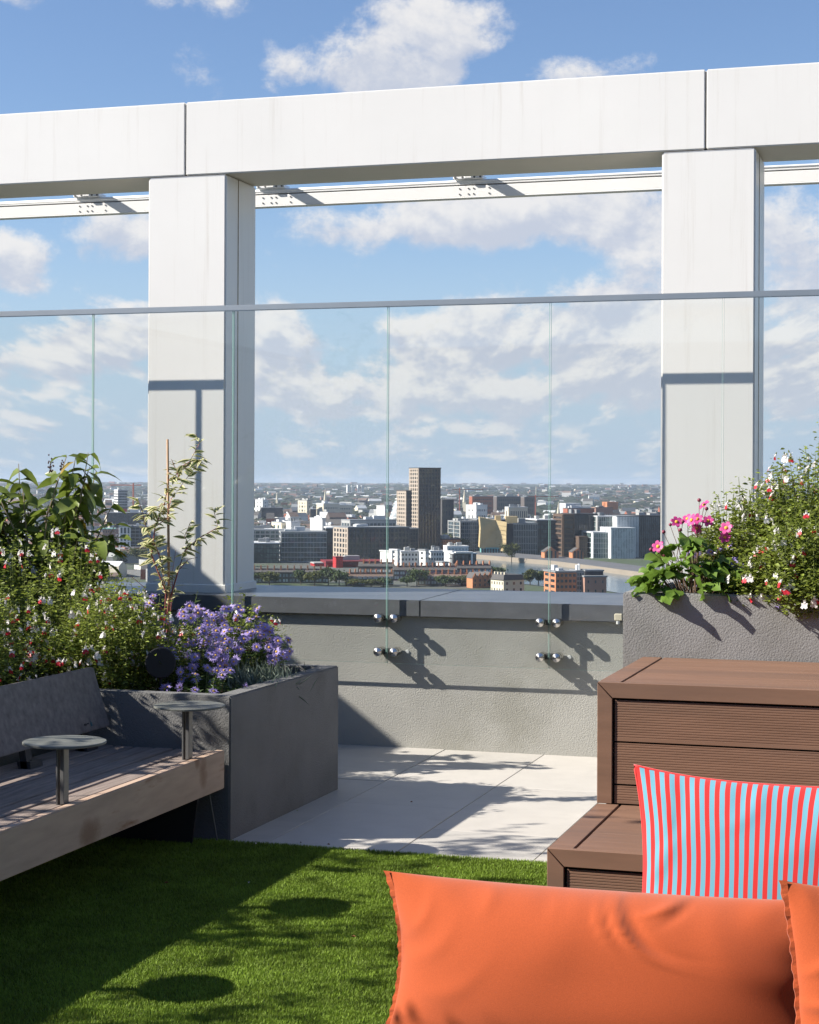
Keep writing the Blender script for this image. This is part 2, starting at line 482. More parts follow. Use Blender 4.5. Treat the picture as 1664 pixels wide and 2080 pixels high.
# ------------------------------------------------------------------ mesh helpers
class MB:
    def __init__(self):
        self.v, self.f, self.mi = [], [], []

    def face(self, idx, m=0):
        self.f.append(tuple(idx))
        self.mi.append(m)

    def add(self, verts, faces, m=0):
        o = len(self.v)
        self.v += [tuple(p) for p in verts]
        for fc in faces:
            self.f.append(tuple(i + o for i in fc))
            self.mi.append(m)
        return self

    def box(self, x0, x1, y0, y1, z0, z1, m=0):
        return self.add([(x0, y0, z0), (x1, y0, z0), (x1, y1, z0), (x0, y1, z0), (x0, y0, z1), (x1, y0, z1), (x1, y1, z1), (x0, y1, z1)],
                        [(0, 3, 2, 1), (4, 5, 6, 7), (0, 1, 5, 4), (1, 2, 6, 5), (2, 3, 7, 6), (3, 0, 4, 7)], m)

    def obox(self, o, a, b, c, m=0):
        o, a, b, c = Vector(o), Vector(a), Vector(b), Vector(c)
        if a.cross(b).dot(c) < 0:
            a, b = b, a
        p = [o, o + a, o + a + b, o + b, o + c, o + a + c, o + a + b + c, o + b + c]
        return self.add(p, [(0, 3, 2, 1), (4, 5, 6, 7), (0, 1, 5, 4), (1, 2, 6, 5), (2, 3, 7, 6), (3, 0, 4, 7)], m)

    def prism(self, poly, ext, m=0):
        """closed prism: polygon of 3-d points pushed along ext"""
        n = len(poly)
        P = [Vector(p) for p in poly]
        e = Vector(ext)
        nrm = Vector((0, 0, 0))
        for i in range(n):
            nrm += P[i].cross(P[(i + 1) % n])
        if nrm.dot(e) > 0:
            P.reverse()
        vs = P + [p + e for p in P]
        fs = [tuple(range(n)), tuple(range(2 * n - 1, n - 1, -1))]
        for i in range(n):
            j = (i + 1) % n
            fs.append((j, i, n + i, n + j))
        return self.add(vs, fs, m)

    def tube(self, pts, rad, seg=6, m=0, cap=True):
        pts = [Vector(p) for p in pts]
        if not hasattr(rad, '__len__'):
            rad = [rad] * len(pts)
        o = len(self.v)
        for i, p in enumerate(pts):
            t = (pts[min(i + 1, len(pts) - 1)] - pts[max(i - 1, 0)]).normalized()
            a = t.cross(Vector((0, 0, 1)) if abs(t.z) < .9 else Vector((1, 0, 0))).normalized()
            b = t.cross(a)
            for k in range(seg):
                w = 2 * math.pi * k / seg
                self.v.append(tuple(p + (a * math.cos(w) + b * math.sin(w)) * rad[i]))
        for i in range(len(pts) - 1):
            for k in range(seg):
                k2 = (k + 1) % seg
                self.face((o + i * seg + k, o + i * seg + k2, o + (i + 1) * seg + k2, o + (i + 1) * seg + k), m)
        if cap:
            self.face([o + k for k in range(seg - 1, -1, -1)], m)
            self.face([o + (len(pts) - 1) * seg + k for k in range(seg)], m)
        return self

    def lathe(self, o, axis, prof, seg=20, m=0):
        """profile of (along axis, radius) points turned round an axis"""
        ax = Vector(axis).normalized()
        a = ax.cross(Vector((0, 0, 1)) if abs(ax.z) < .9 else Vector((1, 0, 0))).normalized()
        b = ax.cross(a)
        o = Vector(o)
        s0 = len(self.v)
        for (t, r) in prof:
            for k in range(seg):
                w = 2 * math.pi * k / seg
                self.v.append(tuple(o + ax * t + (a * math.cos(w) + b * math.sin(w)) * r))
        for i in range(len(prof) - 1):
            for k in range(seg):
                k2 = (k + 1) % seg
                self.face((s0 + i * seg + k, s0 + i * seg + k2, s0 + (i + 1) * seg + k2, s0 + (i + 1) * seg + k), m)
        self.face([s0 + k for k in range(seg - 1, -1, -1)], m)
        self.face([s0 + (len(prof) - 1) * seg + k for k in range(seg)], m)
        return self

    def mesh(self, name, mats, origin=(0, 0, 0), bevel=0.0, smooth=False, seg=1):
        me = bpy.data.meshes.new(name)
        ox, oy, oz = origin
        me.from_pydata([(x - ox, y - oy, z - oz) for x, y, z in self.v], [], self.f)
        for mm in ([mats] if isinstance(mats, str) else mats):
            me.materials.append(MATS[mm])
        me.polygons.foreach_set('material_index', self.mi)
        if bevel:
            bm = bmesh.new()
            bm.from_mesh(me)
            bmesh.ops.bevel(bm, geom=[e for e in bm.edges if len(e.link_faces) == 2 and e.calc_face_angle(0) > .5], offset=bevel,
                            segments=seg, affect='EDGES', clamp_overlap=True)
            bm.to_mesh(me)
            bm.free()
        if smooth:
            me.polygons.foreach_set('use_smooth', [True] * len(me.polygons))
        me.update()
        return me

    def build(self, name, mats, parent=None, bevel=0.0, smooth=False, origin=None, seg=1, kind=None):
        if origin is None:
            origin = parent_origin(parent) if parent is not None else (0, 0, 0)
        me = self.mesh(name, mats, origin, bevel, smooth, seg)
        o = bpy.data.objects.new(name, me)
        COL.objects.link(o)
        if parent is not None:
            o.parent = parent
        else:
            o.location = origin
        if kind:
            o['kind'] = kind
        return o


def parent_origin(p):
    v = Vector((0, 0, 0))
    while p is not None:
        v += p.location
        p = p.parent
    return tuple(v)


def tag(o, label=None, cat=None, group=None, kind=None):
    for k, v in (('label', label), ('category', cat), ('group', group), ('kind', kind)):
        if v:
            o[k] = v
    return o


def thing(name, label, cat, loc=(0, 0, 0), group=None):
    o = bpy.data.objects.new(name, None)
    o.empty_display_size = .1
    COL.objects.link(o)
    o.location = loc
    return tag(o, label, cat, group)


def inst(name, me, parent, loc, quat=None, scale=1.0):
    """one more object on shared mesh data, under a thing; loc is in world coordinates"""
    o = bpy.data.objects.new(name, me)
    COL.objects.link(o)
    o.parent = parent
    o.location = Vector(loc) - Vector(parent_origin(parent))
    if quat is not None:
        o.rotation_mode = 'QUATERNION'
        o.rotation_quaternion = quat
    o.scale = (scale,) * 3 if not hasattr(scale, '__len__') else scale
    return o


def batch(name, tv, tf, M, mats, parent=None, tmi=None, kind='stuff', smooth=False):
    """many copies of a template joined into one mesh. M: (n,3,4) transforms"""
    tv = np.asarray(tv, float)
    n, k = len(M), len(tv)
    V = np.einsum('nij,kj->nki', M[:, :, :3], tv) + M[:, None, :, 3]
    if parent is not None:
        V = V - np.array(parent_origin(parent))
    V = V.reshape(-1, 3)
    lens = [len(f) for f in tf]
    flat = np.array([i for f in tf for i in f])
    loops = (flat[None, :] + (np.arange(n) * k)[:, None]).reshape(-1)
    tot = np.tile(lens, n)
    start = np.concatenate([[0], np.cumsum(tot)[:-1]])
    me = bpy.data.meshes.new(name)
    me.vertices.add(len(V))
    me.vertices.foreach_set('co', V.reshape(-1))
    me.loops.add(len(loops))
    me.loops.foreach_set('vertex_index', loops.astype(np.int32))
    me.polygons.add(len(tot))
    me.polygons.foreach_set('loop_start', start.astype(np.int32))
    me.polygons.foreach_set('loop_total', tot.astype(np.int32))
    for mm in ([mats] if isinstance(mats, str) else mats):
        me.materials.append(MATS[mm])
    if tmi is not None:
        me.polygons.foreach_set('material_index', np.tile(tmi, n).astype(np.int32))
    me.polygons.foreach_set('use_smooth', np.full(len(tot), bool(smooth)))
    me.update(calc_edges=True)
    me.validate()
    o = bpy.data.objects.new(name, me)
    COL.objects.link(o)
    if parent is not None:
        o.parent = parent
    if kind:
        o['kind'] = kind
    return o


def rotmats(n, dirs, roll=None):
    """(n,3,3): local +Y along dirs, local +Z as near up as it goes, then rolled"""
    d = dirs / np.linalg.norm(dirs, axis=1, keepdims=True)
    up = np.tile([0., 0., 1.], (n, 1))
    up[np.abs(d[:, 2]) > .97] = [1., 0., 0.]
    x = np.cross(d, up)
    x /= np.linalg.norm(x, axis=1, keepdims=True)
    z = np.cross(x, d)
    if roll is not None:
        c, s = np.cos(roll)[:, None], np.sin(roll)[:, None]
        x, z = x * c + z * s, z * c - x * s
    return np.stack([x, d, z], axis=2)


def look_quat(direction, roll=0.0):
    q = Vector(direction).to_track_quat('Y', 'Z')
    return q @ Quaternion((0, 1, 0), roll)


# ================================================================== THE SETTING
CITY_Z = EYE - 60.0


def cw(u, d, z=0.0):
    """azimuth frame of the outlook (right, ahead) to world"""
    return (CS * u - SN * d, SN * u + CS * d, z)


def far_ground():
    m = MB()
    rs = [0, 400, 1000, 2000, 4000, 8000, 16000, 40000]
    pts = [[cw(-r * .95, r * 1.0 - 200, CITY_Z), cw(r * .95 + 60, r * 1.0 - 200, CITY_Z)] for r in rs]
    m.add([cw(-30000, -3000, CITY_Z), cw(30000, -3000, CITY_Z), cw(30000, 45000, CITY_Z), cw(-30000, 45000, CITY_Z)], [(0, 1, 2, 3)])
    tag(m.build('ground', 'city_ground'), kind='structure')


far_ground()


def hills():
    random.seed(3)
    for k, (d0, base, amp, seed) in enumerate([(5200, 4, 6, 1.0), (7400, 18, 9, 4.0), (10500, 40, 9, 9.0), (15000, 46, 8, 15.)]):
        m = MB()
        n = 120
        row = []
        for i in range(n + 1):
            a = -.55 + 1.1 * i / n
            hgt = base + amp * (math.sin(a * 11 + seed) * .5 + math.sin(a * 27 + seed * 2.1) * .3 + math.sin(a * 61 + seed * 3.7) * .2)
            if k == 2:
                hgt += 9 * math.exp(-((a - .095) / .05) ** 2) + 4 * math.exp(-((a + .06) / .05) ** 2)
            u = math.sin(a) * d0
            dd = math.cos(a) * d0
            sx, sd = math.sin(a), math.cos(a)
            row.append([cw(u - sx * 900, dd - sd * 900, CITY_Z - .5), cw(u - sx * 300, dd - sd * 300, CITY_Z + hgt * .7),
                        cw(u, dd, CITY_Z + hgt), cw(u + sx * 700, dd + sd * 700, CITY_Z + hgt * .6), cw(u + sx * 1500, dd + sd * 1500, CITY_Z - .5)])
        for i in range(n):
            for j in range(4):
                m.add([row[i][j], row[i + 1][j], row[i + 1][j + 1], row[i][j + 1]], [(0, 1, 2, 3)])
        tag(m.build('hills', 'hill_green', smooth=True), kind='structure')


hills()


# ------------------------------------------------------------------ city
def U(x, d):
    return (x - CPX) / FPX * d


def dist(yb):
    return 60.0 * FPX / (yb - HPX)


def Zat(y, d):
    return EYE - (y - HPX) / FPX * d


def facade(mw, P, e1, nrm, L, z0, z1, nb, nf, pier, band, proud, m=0, base=0.0):
    """piers and floor bands standing proud of a glazed wall"""
    e1 = Vector(e1)
    nrm = Vector(nrm)
    P = Vector(P)
    H = z1 - z0
    if nb > 0:
        w = L / nb
        pw = w * pier
        for i in range(nb + 1):
            c = min(max(i * w - pw / 2, 0), L - pw)
            mw.obox(P + e1 * c + Vector((0, 0, z0)), e1 * pw, nrm * proud, (0, 0, H), m)
    if nf > 0:
        hh = H / nf
        bh = hh * band
        for j in range(nf + 1):
            zz = min(max(z0 + j * hh - bh / 2, z0), z1 - bh)
            mw.obox(P + Vector((0, 0, zz)) - nrm * .05, e1 * L, nrm * (proud * .8 + .05), (0, 0, bh), m)


def building(name, label, x0, xm, x1, yt, d, th=18., wall='concrete', glaz='win_dark', nb=(3, 6), nf=5, pier=.35, band=.3, roof='roof_grey',
             plant=True, proud=.45, yb=None, wall2=None, cat='building', group=None, L2=None, solid=False, pier2=None, band2=None, para=.8):
    """block seen on its corner: lit left flank x0-xm, front xm-x1 (picture columns that give its width and bearing), top at row yt"""
    t = math.radians(th)
    u = U(xm, d)
    e1 = Vector(cw(math.cos(t), math.sin(t)))
    e2 = Vector(cw(-math.sin(t), math.cos(t)))
    A = U(x1, d) - u
    L1 = A / max(.2, math.cos(t) - math.sin(t) * (x1 - CPX) / FPX)
    if L2 is None:
        L2 = max((u - U(x0, d)) / max(.05, math.sin(t) + math.cos(t) * (x0 - CPX) / FPX), 8.0) if xm > x0 else 24.0
        L2 = min(L2, 90.0)
    zt = Zat(yt, d)
    P = Vector(cw(u, d))
    zb = CITY_Z if yb is None else Zat(yb, d)
    root = thing(name, label, cat, (P.x, P.y, zb), group)
    core = MB()
    core.obox(P + Vector((0, 0, zb)), e1 * L1, e2 * L2, (0, 0, zt - zb))
    core.build('wall' if solid else 'glazing', wall if solid else glaz, root)
    if not solid:
        mw = MB()
        wm = [wall, wall2 or wall]
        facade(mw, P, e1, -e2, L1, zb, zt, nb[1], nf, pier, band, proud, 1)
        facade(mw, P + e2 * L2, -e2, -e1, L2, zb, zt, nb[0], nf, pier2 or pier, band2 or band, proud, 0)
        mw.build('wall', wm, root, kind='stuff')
    else:
        mw = MB()
        for (Q, e, n_, L, k) in ((P, e1, -e2, L1, nb[1]), (P + e2 * L2, -e2, -e1, L2, nb[0])):
            for i in range(k):
                for j in range(nf):
                    w, hh = L / k, (zt - zb) / nf
                    mw.obox(Q + e * (w * (i + .5 - pier / 2)) + Vector((0, 0, zb + hh * (j + .5 - band / 2))) - n_ * .1,
                            e * (w * pier), n_ * .18, (0, 0, hh * band))
        if mw.v:
            mw.build('windows', glaz, root, kind='stuff')
    r = MB()
    r.obox(P + Vector((0, 0, zt)) - e1 * .5 - e2 * .5, e1 * (L1 + 1), e2 * (L2 + 1), (0, 0, para))
    ro = r.build('roof', roof, root)
    if plant:
        pl = MB()
        rr = random.Random(int(x0 * 7 + yt))
        for k in range(rr.randint(2, 4)):
            a, b = rr.uniform(.08, .6), rr.uniform(.15, .6)
            pl.obox(P + Vector((0, 0, zt + para)) + e1 * L1 * a + e2 * L2 * b, e1 * L1 * rr.uniform(.08, .28), e2 * min(L2 * .25, 8), (0, 0, rr.uniform(1.2, 3.4)))
        pl.build('roof_plant', rr.choice(['roof_light', 'concrete', 'roof_grey']), ro, kind='stuff')
    return root, P, e1, e2, L1, L2, zb, zt


def city():
    B = building
    # --- the brown brick tower and its wing: flank coloured as sunlit, front as shaded
    B('tower_block', 'tallest brown brick tower with pale fins at the top of its lit flank', 832, 851, 895, 951, 1494, 24, 'brick_sunlit', 'win_dark', (5, 7), 22,
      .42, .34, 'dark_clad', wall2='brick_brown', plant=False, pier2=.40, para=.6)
    B('tower_block', 'lower brick wing standing against the left of the tall tower', 807, 826, 836, 998, 1470, 24, 'brick_sunlit', 'win_dark', (5, 3), 16, .45, .40,
      'brick_brown', wall2='brick_brown', plant=False)
    B('apartment_block', 'wide brown brick block with pale lit end left of the tower', 675, 708, 832, 1073, 1390, 22, 'brick_sunlit', 'win_dark', (7, 16), 6, .42, .30,
      'roof_grey', wall2='brick_brown', L2=46)  # sunlight coloured into the end wall, shade into the front
    B('apartment_block', 'set back glazed top storey above the wide brown brick block', 696, 712, 805, 1058, 1420, 22, 'concrete', 'win_blue', (3, 12), 4, .2, .3, 'roof_grey', L2=20, plant=True)
    B('office_block', 'dark glass office with white floor bands beside the brown brick block', 566, 572, 664, 1083, 1330, 6, 'concrete_light', 'win_blue', (2, 14), 6, .05, .12,
      'roof_grey', proud=.5, L2=40)
    B('office_block', 'dark narrow glass block with thin bands right of the banded office', 660, 664, 677, 1074, 1345, 6, 'dark_clad', 'win_dark', (1, 3), 6, .1, .2, 'render_white', L2=30, plant=False)
    B('office_block', 'low dark green glass office next to the white column', 505, 510, 568, 1106, 1310, 6, 'dark_clad', 'win_green', (2, 9), 4, .12, .12, 'roof_light', L2=40)
    B('office_block', 'pale roofed glass office behind the banded office', 470, 478, 600, 1078, 1640, 8, 'concrete', 'win_green', (3, 12), 4, .2, .3, 'roof_light', L2=60)
    B('apartment_block', 'dark mixed block at the foot of the tower', 800, 806, 850, 1075, 1440, 15, 'brick_brown', 'win_dark', (2, 8), 8, .3, .3, 'roof_grey', L2=30)
    B('warehouse', 'long dark red clad building behind the white flats', 655, 664, 800, 1143, 1255, 10, 'red_clad', 'win_brown', (2, 9), 2, .5, .6, 'red_clad', plant=True, L2=30)
    B('warehouse', 'bright red boxes on the end of the dark red building', 676, 684, 697, 1134, 1245, 14, 'red_bright', 'win_brown', (2, 3), 4, .5, .5, 'red_clad', plant=False, L2=10)
    B('warehouse', 'small red fronted shed left of the dark red building', 632, 640, 672, 1146, 1265, 12, 'red_bright', 'win_brown', (2, 6), 3, .3, .35, 'concrete', plant=False, L2=16)

    # --- white apartment complex
    wp = 'white flats by the river'
    B('white_flats', 'tall white blank gable at the left end of the white flats', 773, 797, 800, 1121, 1180, 40, 'render_white', 'win_dark', (0, 0), 0, .3, .4, 'render_white', plant=False, solid=True, yb=None)
    B('white_flats', 'white stair tower next to the blank gable', 796, 808, 813, 1118, 1192, 40, 'render_white', 'win_dark', (1, 2), 5, .3, .4, 'roof_light', plant=False, solid=True)
    B('white_flats', 'white block of flats with rows of dark windows', 812, 816, 856, 1122, 1200, 8, 'render_white', 'win_dark', (1, 6), 4, .5, .45, 'roof_light', solid=True, L2=16)
    B('white_flats', 'white stepped tower in the middle of the white flats', 855, 865, 872, 1118, 1195, 35, 'render_white', 'win_dark', (1, 2), 4, .3, .4, 'roof_grey', plant=False, solid=True)
    B('white_flats', 'white flats with glazed balconies right of the stepped tower', 872, 876, 908, 1121, 1205, 8, 'render_white', 'win_blue', (1, 6), 4, .55, .5, 'roof_light', solid=True, L2=16)
    B('white_flats', 'white blank block at the right end of the white flats', 903, 919, 922, 1121, 1180, 40, 'render_white', 'win_dark', (0, 0), 0, .3, .4, 'render_white', plant=False, solid=True)
    B('white_flats', 'low white box in front of the white flats', 850, 872, 874, 1153, 1150, 20, 'render_white', 'win_dark', (0, 0), 0, .3, .4, 'render_white', plant=False, solid=True, L2=8)
    B('white_flats', 'white stepped wall beside the red brick base', 881, 900, 912, 1143, 1155, 24, 'render_white', 'win_dark', (0, 2), 3, .4, .4, 'roof_grey', plant=False, solid=True, L2=10)
    B('brick_range', 'dark red brick low range between the white walls', 871, 874, 902, 1154, 1152, 6, 'brick_red', 'win_dark', (1, 5), 2, .3, .3, 'roof_brown', plant=False, solid=True, L2=10)
    r = B('glass_pavilion', 'glass fronted block framed by a thin white post and canopy', 919, 923, 968, 1125, 1170, 12, 'dark_clad', 'win_blue', (1, 6), 4, .14, .18, 'roof_light', L2=22, plant=False)
    root, P, e1, e2, L1, L2, zb, zt = r
    m = MB()
    m.obox(P + e1 * L1 * .72 - e2 * 4 + Vector((0, 0, zb)), e1 * .9, e2 * .9, (0, 0, zt - zb + .5))
    m.obox(P + e1 * L1 * .02 - e2 * 4 + Vector((0, 0, zt + .9)), e1 * L1 * .78, e2 * 4, (0, 0, .7))
    m.build('canopy', 'render_white', root)
    B('pavilion', 'small white rooftop pavilion behind the glass fronted block', 905, 910, 952, 1111, 1230, 8, 'render_white', 'win_blue', (1, 6), 7, .3, .5, 'render_white', L2=16, plant=True)

    # --- north quay
    B('brick_building', 'orange red brick building with gables behind the white flats', 895, 900, 936, 1096, 1500, 12, 'brick_orange', 'win_dark', (2, 6), 4, .3, .4, 'slate', solid=True, L2=26)
    B('office_block', 'dark leaning glass office left of the gold building', 930, 936, 972, 1060, 1530, 14, 'concrete', 'win_blue', (2, 9), 8, .10, .12, 'roof_grey', L2=40)
    B('office_block', 'dark block behind the gold building', 960, 970, 1060, 1056, 1580, 8, 'dark_clad', 'win_dark', (2, 12), 8, .2, .3, 'roof_grey', L2=50)
    B('office_block', 'dark framed office with tall fins right of the gold building', 1040, 1043, 1092, 1063, 1450, 8, 'concrete', 'win_dark', (1, 14), 5, .26, .10, 'roof_grey', L2=50, proud=.8)
    B('office_block', 'dark glass block with light bands beside the framed office', 1088, 1092, 1146, 1056, 1460, 8, 'dark_clad', 'win_blue', (1, 8), 8, .15, .2, 'roof_light', L2=50)
    B('office_block', 'slim brown tower with horizontal bands on the quay', 1142, 1145, 1167, 1045, 1440, 10, 'brown_clad', 'win_brown', (1, 1), 9, .10, .38, 'brown_clad', L2=30, plant=False, proud=.9)
    B('office_block', 'black glass block right of the slim brown tower', 1162, 1166, 1216, 1044, 1460, 10, 'dark_clad', 'win_dark', (1, 10), 9, .2, .1, 'dark_clad', L2=40)
    B('office_block', 'brown brick mid block in front of the black glass block', 1174, 1178, 1194, 1090, 1430, 10, 'brown_clad', 'win_brown', (1, 4), 6, .4, .4, 'brown_clad', L2=24, plant=False)
    B('office_block', 'upper pale green glass box with a blue and red sign', 1213, 1215, 1249, 1048, 1450, 8, 'concrete', 'win_green', (1, 9), 8, .14, .06, 'roof_light', L2=40)
    B('office_block', 'lower pale green glass box at the quayside', 1204, 1206, 1241, 1081, 1420, 8, 'white_clad', 'win_green', (1, 10), 5, .12, .06, 'roof_light', L2=40, plant=False)
    B('office_block', 'tall white striped glass block with vertical panels', 1239, 1242, 1291, 1072, 1415, 10, 'white_clad', 'win_pale', (1, 15), 3, .42, .02, 'roof_light', L2=30, plant=False)
    B('office_block', 'upper white striped glass box set back on the striped block', 1251, 1254, 1298, 1048, 1440, 10, 'white_clad', 'win_pale', (1, 14), 5, .42, .02, 'roof_grey', L2=30, plant=False)
    B('office_block', 'big dark glass office at the right beside the white column', 1288, 1292, 1380, 1047, 1450, 12, 'dark_clad', 'win_blue', (1, 22), 9, .18, .08, 'dark_clad', L2=60)
    for (x0, x1, yt, lab) in ((1107, 1136, 1121, 'pale orange brick customs house with a stepped gable'), (1164, 1187, 1121, 'orange brick warehouse with a steep gable on the quay')):
        d = 1345
        t = math.radians(6)
        u = U(x0, d)
        L = U(x1, d) - u
        P = Vector(cw(u, d))
        e1 = Vector(cw(math.cos(t), math.sin(t)))
        e2 = Vector(cw(-math.sin(t), math.cos(t)))
        root = thing('brick_house', lab, 'house', (P.x, P.y, CITY_Z))
        zt = Zat(yt, d)
        Lz = Vector((0, 0, 1))
        m = MB()
        m.prism([P + Lz * CITY_Z, P + e1 * L + Lz * CITY_Z, P + e1 * L + Lz * zt, P + e1 * L * .5 + Lz * (zt + L * .36), P + Lz * zt], e2 * 14)
        m.build('wall', 'brick_orange', root)
        rf = MB()
        rf.obox(P + Lz * (zt + .02) - e1 * .4 + e2 * .8, e1 * (L * .5 + .4) + Lz * (L * .36), e2 * 14, Lz * .35)
        rf.obox(P + e1 * (L + .4) + Lz * (zt + .02) + e2 * .8, -e1 * (L * .5 + .4) + Lz * (L * .36), e2 * 14, Lz * .35)
        rf.build('roof', 'slate', root)
        wn = MB()
        for i in range(3):
            for j in range(4):
                wn.obox(P + e1 * L * (.14 + .29 * i) + Lz * (CITY_Z + 1.2 + j * (zt - CITY_Z) / 4) - e2 * .15, e1 * L * .13, e2 * .3, Lz * 1.9)
        wn.build('windows', 'win_dark', root, kind='stuff')
    gold_building()

    # --- near side of the river
    r = B('brick_flats', 'long brick flats with orange balconies at the water', 1115, 1130, 1172, 1162, 950, 14, 'brick_orange', 'win_dark', (2, 5), 4, .62, .5, 'roof_grey', wall2='brick_pink', L2=20, solid=True)
    B('brick_flats', 'grey glazed stair block between the brick flats', 1170, 1172, 1188, 1160, 955, 8, 'concrete', 'win_blue', (1, 3), 5, .3, .3, 'roof_grey', L2=14)
    B('brick_flats', 'square brick block at the right end of the riverside flats', 1186, 1189, 1233, 1171, 948, 8, 'brick_pink', 'win_dark', (1, 3), 2, .2, .3, 'roof_grey', L2=20, solid=True, plant=False)
    B('brick_flats', 'dark set back top storey on the square brick block', 1188, 1191, 1226, 1159, 953, 8, 'dark_clad', 'win_dark', (1, 6), 1, .1, .3, 'roof_grey', L2=12, plant=False)
    r = B('cream_house', 'cream terrace end with a dark slate mansard roof', 998, 1024, 1066, 1178, 965, 30, 'render_cream', 'win_dark', (5, 3), 2, .28, .42, 'slate', plant=False, solid=True, para=.3)
    root, P, e1, e2, L1, L2, zb, zt = r
    m = MB()
    zz = Vector((0, 0, zt + .3))
    hh = Vector((0, 0, 2.6))
    a, b, c, d_ = P + zz, P + e1 * L1 + zz, P + e1 * L1 + e2 * L2 + zz, P + e2 * L2 + zz
    i_ = .8
    A, Bq, Cq, Dq = [q + hh for q in (P + zz + e1 * i_ + e2 * i_, P + zz + e1 * (L1 - i_) + e2 * i_, P + zz + e1 * (L1 - i_) + e2 * (L2 - i_), P + zz + e1 * i_ + e2 * (L2 - i_))]
    m.add([a, b, c, d_, A, Bq, Cq, Dq], [(0, 1, 5, 4), (1, 2, 6, 5), (2, 3, 7, 6), (3, 0, 4, 7), (4, 5, 6, 7)])
    m.build('mansard', 'slate', root)
    ch = MB()
    for k in range(4):
        ch.obox(A + e2 * (L2 * (.08 + .25 * k)) + e1 * 1.0, e1 * 1.6, e2 * .9, (0, 0, 1.3))
    ch.build('chimneys', 'render_cream', root)
    terraces()
    # left gap between the plants
    B('office_tower', 'distant office slab with white stripes seen between the plants', 226, 240, 259, 998, 2600, 20, 'render_white', 'win_dark', (4, 6), 12, .06, .42, 'roof_light', wall2='concrete', L2=30, plant=True, band2=.5)
    B('apartment_block', 'pink brick flats with a green roof edge between the plants', 205, 209, 234, 1078, 1500, 8, 'brick_pink', 'win_dark', (1, 5), 5, .35, .45, 'copper_green', L2=20, solid=True, plant=False)
    B('apartment_block', 'white framed block with tall windows beside the pink flats', 240, 243, 266, 1072, 1420, 6, 'render_white', 'win_blue', (1, 3), 4, .34, .14, 'roof_grey', L2=24)
    B('apartment_block', 'dark block with white balconies left of the white column', 264, 267, 300, 1072, 1440, 6, 'concrete', 'win_dark', (1, 4), 8, .1, .25, 'roof_grey', L2=24, proud=1.2)
    B('office_block', 'dark office behind the pink flats', 214, 218, 300, 1045, 2000, 6, 'dark_clad', 'win_dark', (1, 8), 5, .2, .2, 'roof_grey', L2=30)
    B('red_sign_block', 'far block with a red panel below the striped slab', 243, 245, 258, 1036, 2300, 6, 'red_bright', 'win_dark', (1, 3), 2, .6, .6, 'dark_clad', L2=12, plant=False)
    # far landmarks
    for (x, yt, d, w, lab) in ((661, 993, 3400, 6, 'church spire with pale stone tower left of the brown tower'), (944, 991, 3200, 6, 'thin white church spire right of the brown tower'),
                               (1135, 1018, 2500, 4, 'small church spire behind the quay offices'), (563, 1000, 4200, 5, 'faint grey spire far off at the left')):
        root = thing('church', lab, 'church', cw(U(x, d), d, CITY_Z))
        o = Vector(cw(U(x, d), d, CITY_Z))
        zt = Zat(yt, d)
        hgt = zt - CITY_Z
        m = MB()
        m.obox(o - Vector((w / 2, w / 2, 0)), (w, 0, 0), (0, w, 0), (0, 0, hgt * .5))
        m.build('tower', 'render_cream', root)
        m = MB()
        m.lathe(o + Vector((0, 0, hgt * .5)), (0, 0, 1), [(0, w * .62), (hgt * .5, .2)], 8)
        m.build('spire', 'render_cream', root)
        m = MB()
        a = Vector(cw(1, 0)); b = Vector(cw(0, 1))
        m.prism([o - a * w * 1.1 + b * 3, o + a * w * 1.1 + b * 3, o + a * w * 1.1 + b * 3 + Vector((0, 0, 10)), o + b * 3 + Vector((0, 0, 18)), o - a * w * 1.1 + b * 3 + Vector((0, 0, 10))], b * 30)
        m.build('nave', 'slate', root)
    for i, x in enumerate((706, 715, 727, 735)):
        B('tower_block', 'far white tower block on the skyline, %s from the left of four' % ('first', 'second', 'third', 'fourth')[i], x - 2, x, x + 4, 986 + (i % 2), 7000, 15, 'render_white', 'win_dark', (1, 2), 8, .5, .5, 'roof_light', group='far tower blocks on the skyline', plant=False, L2=16)
    B('monument_column', 'thin pale obelisk on the right skyline', 1088, 1089, 1091, 988, 5200, 10, 'render_cream', 'win_dark', (0, 0), 0, .3, .3, 'render_cream', cat='monument', plant=False, solid=True, L2=3)
    B('far_block', 'cream tall block behind the roofs left of the spire', 614, 624, 634, 1018, 2500, 35, 'render_cream', 'win_dark', (3, 3), 6, .5, .5, 'roof_grey', L2=24)
    B('far_block', 'warm stone block below the church spire', 644, 658, 690, 1024, 2500, 22, 'render_cream', 'win_dark', (4, 9), 3, .6, .5, 'roof_light', L2=30)
    B('far_block', 'long cream range right of the church spire', 681, 684, 716, 1027, 2700, 8, 'render_cream', 'win_dark', (1, 9), 3, .5, .5, 'roof_light', L2=20)
    B('far_block', 'white slab left of the leaning glass drum', 773, 782, 784, 1028, 1900, 40, 'render_white', 'win_dark', (0, 1), 0, .5, .5, 'roof_light', L2=14, solid=True, plant=False)
    B('far_block', 'dark long office below the hills at the left', 527, 532, 575, 1033, 2500, 8, 'dark_clad', 'win_dark', (1, 9), 4, .2, .2, 'roof_grey', L2=30)
    B('far_block', 'white block cluster at the left of the skyline', 526, 534, 545, 1017, 3000, 35, 'render_white', 'win_dark', (2, 3), 4, .5, .5, 'roof_light', L2=24)
    B('far_block', 'white stepped rooftops above the banded office', 583, 592, 610, 1062, 1650, 22, 'render_white', 'win_dark', (3, 5), 3, .6, .6, 'roof_light', L2=24)
    B('far_block', 'bright white rooftop block above the banded office', 630, 655, 662, 1055, 1600, 30, 'render_white', 'win_dark', (0, 2), 0, .6, .6, 'roof_light', L2=24, solid=True)
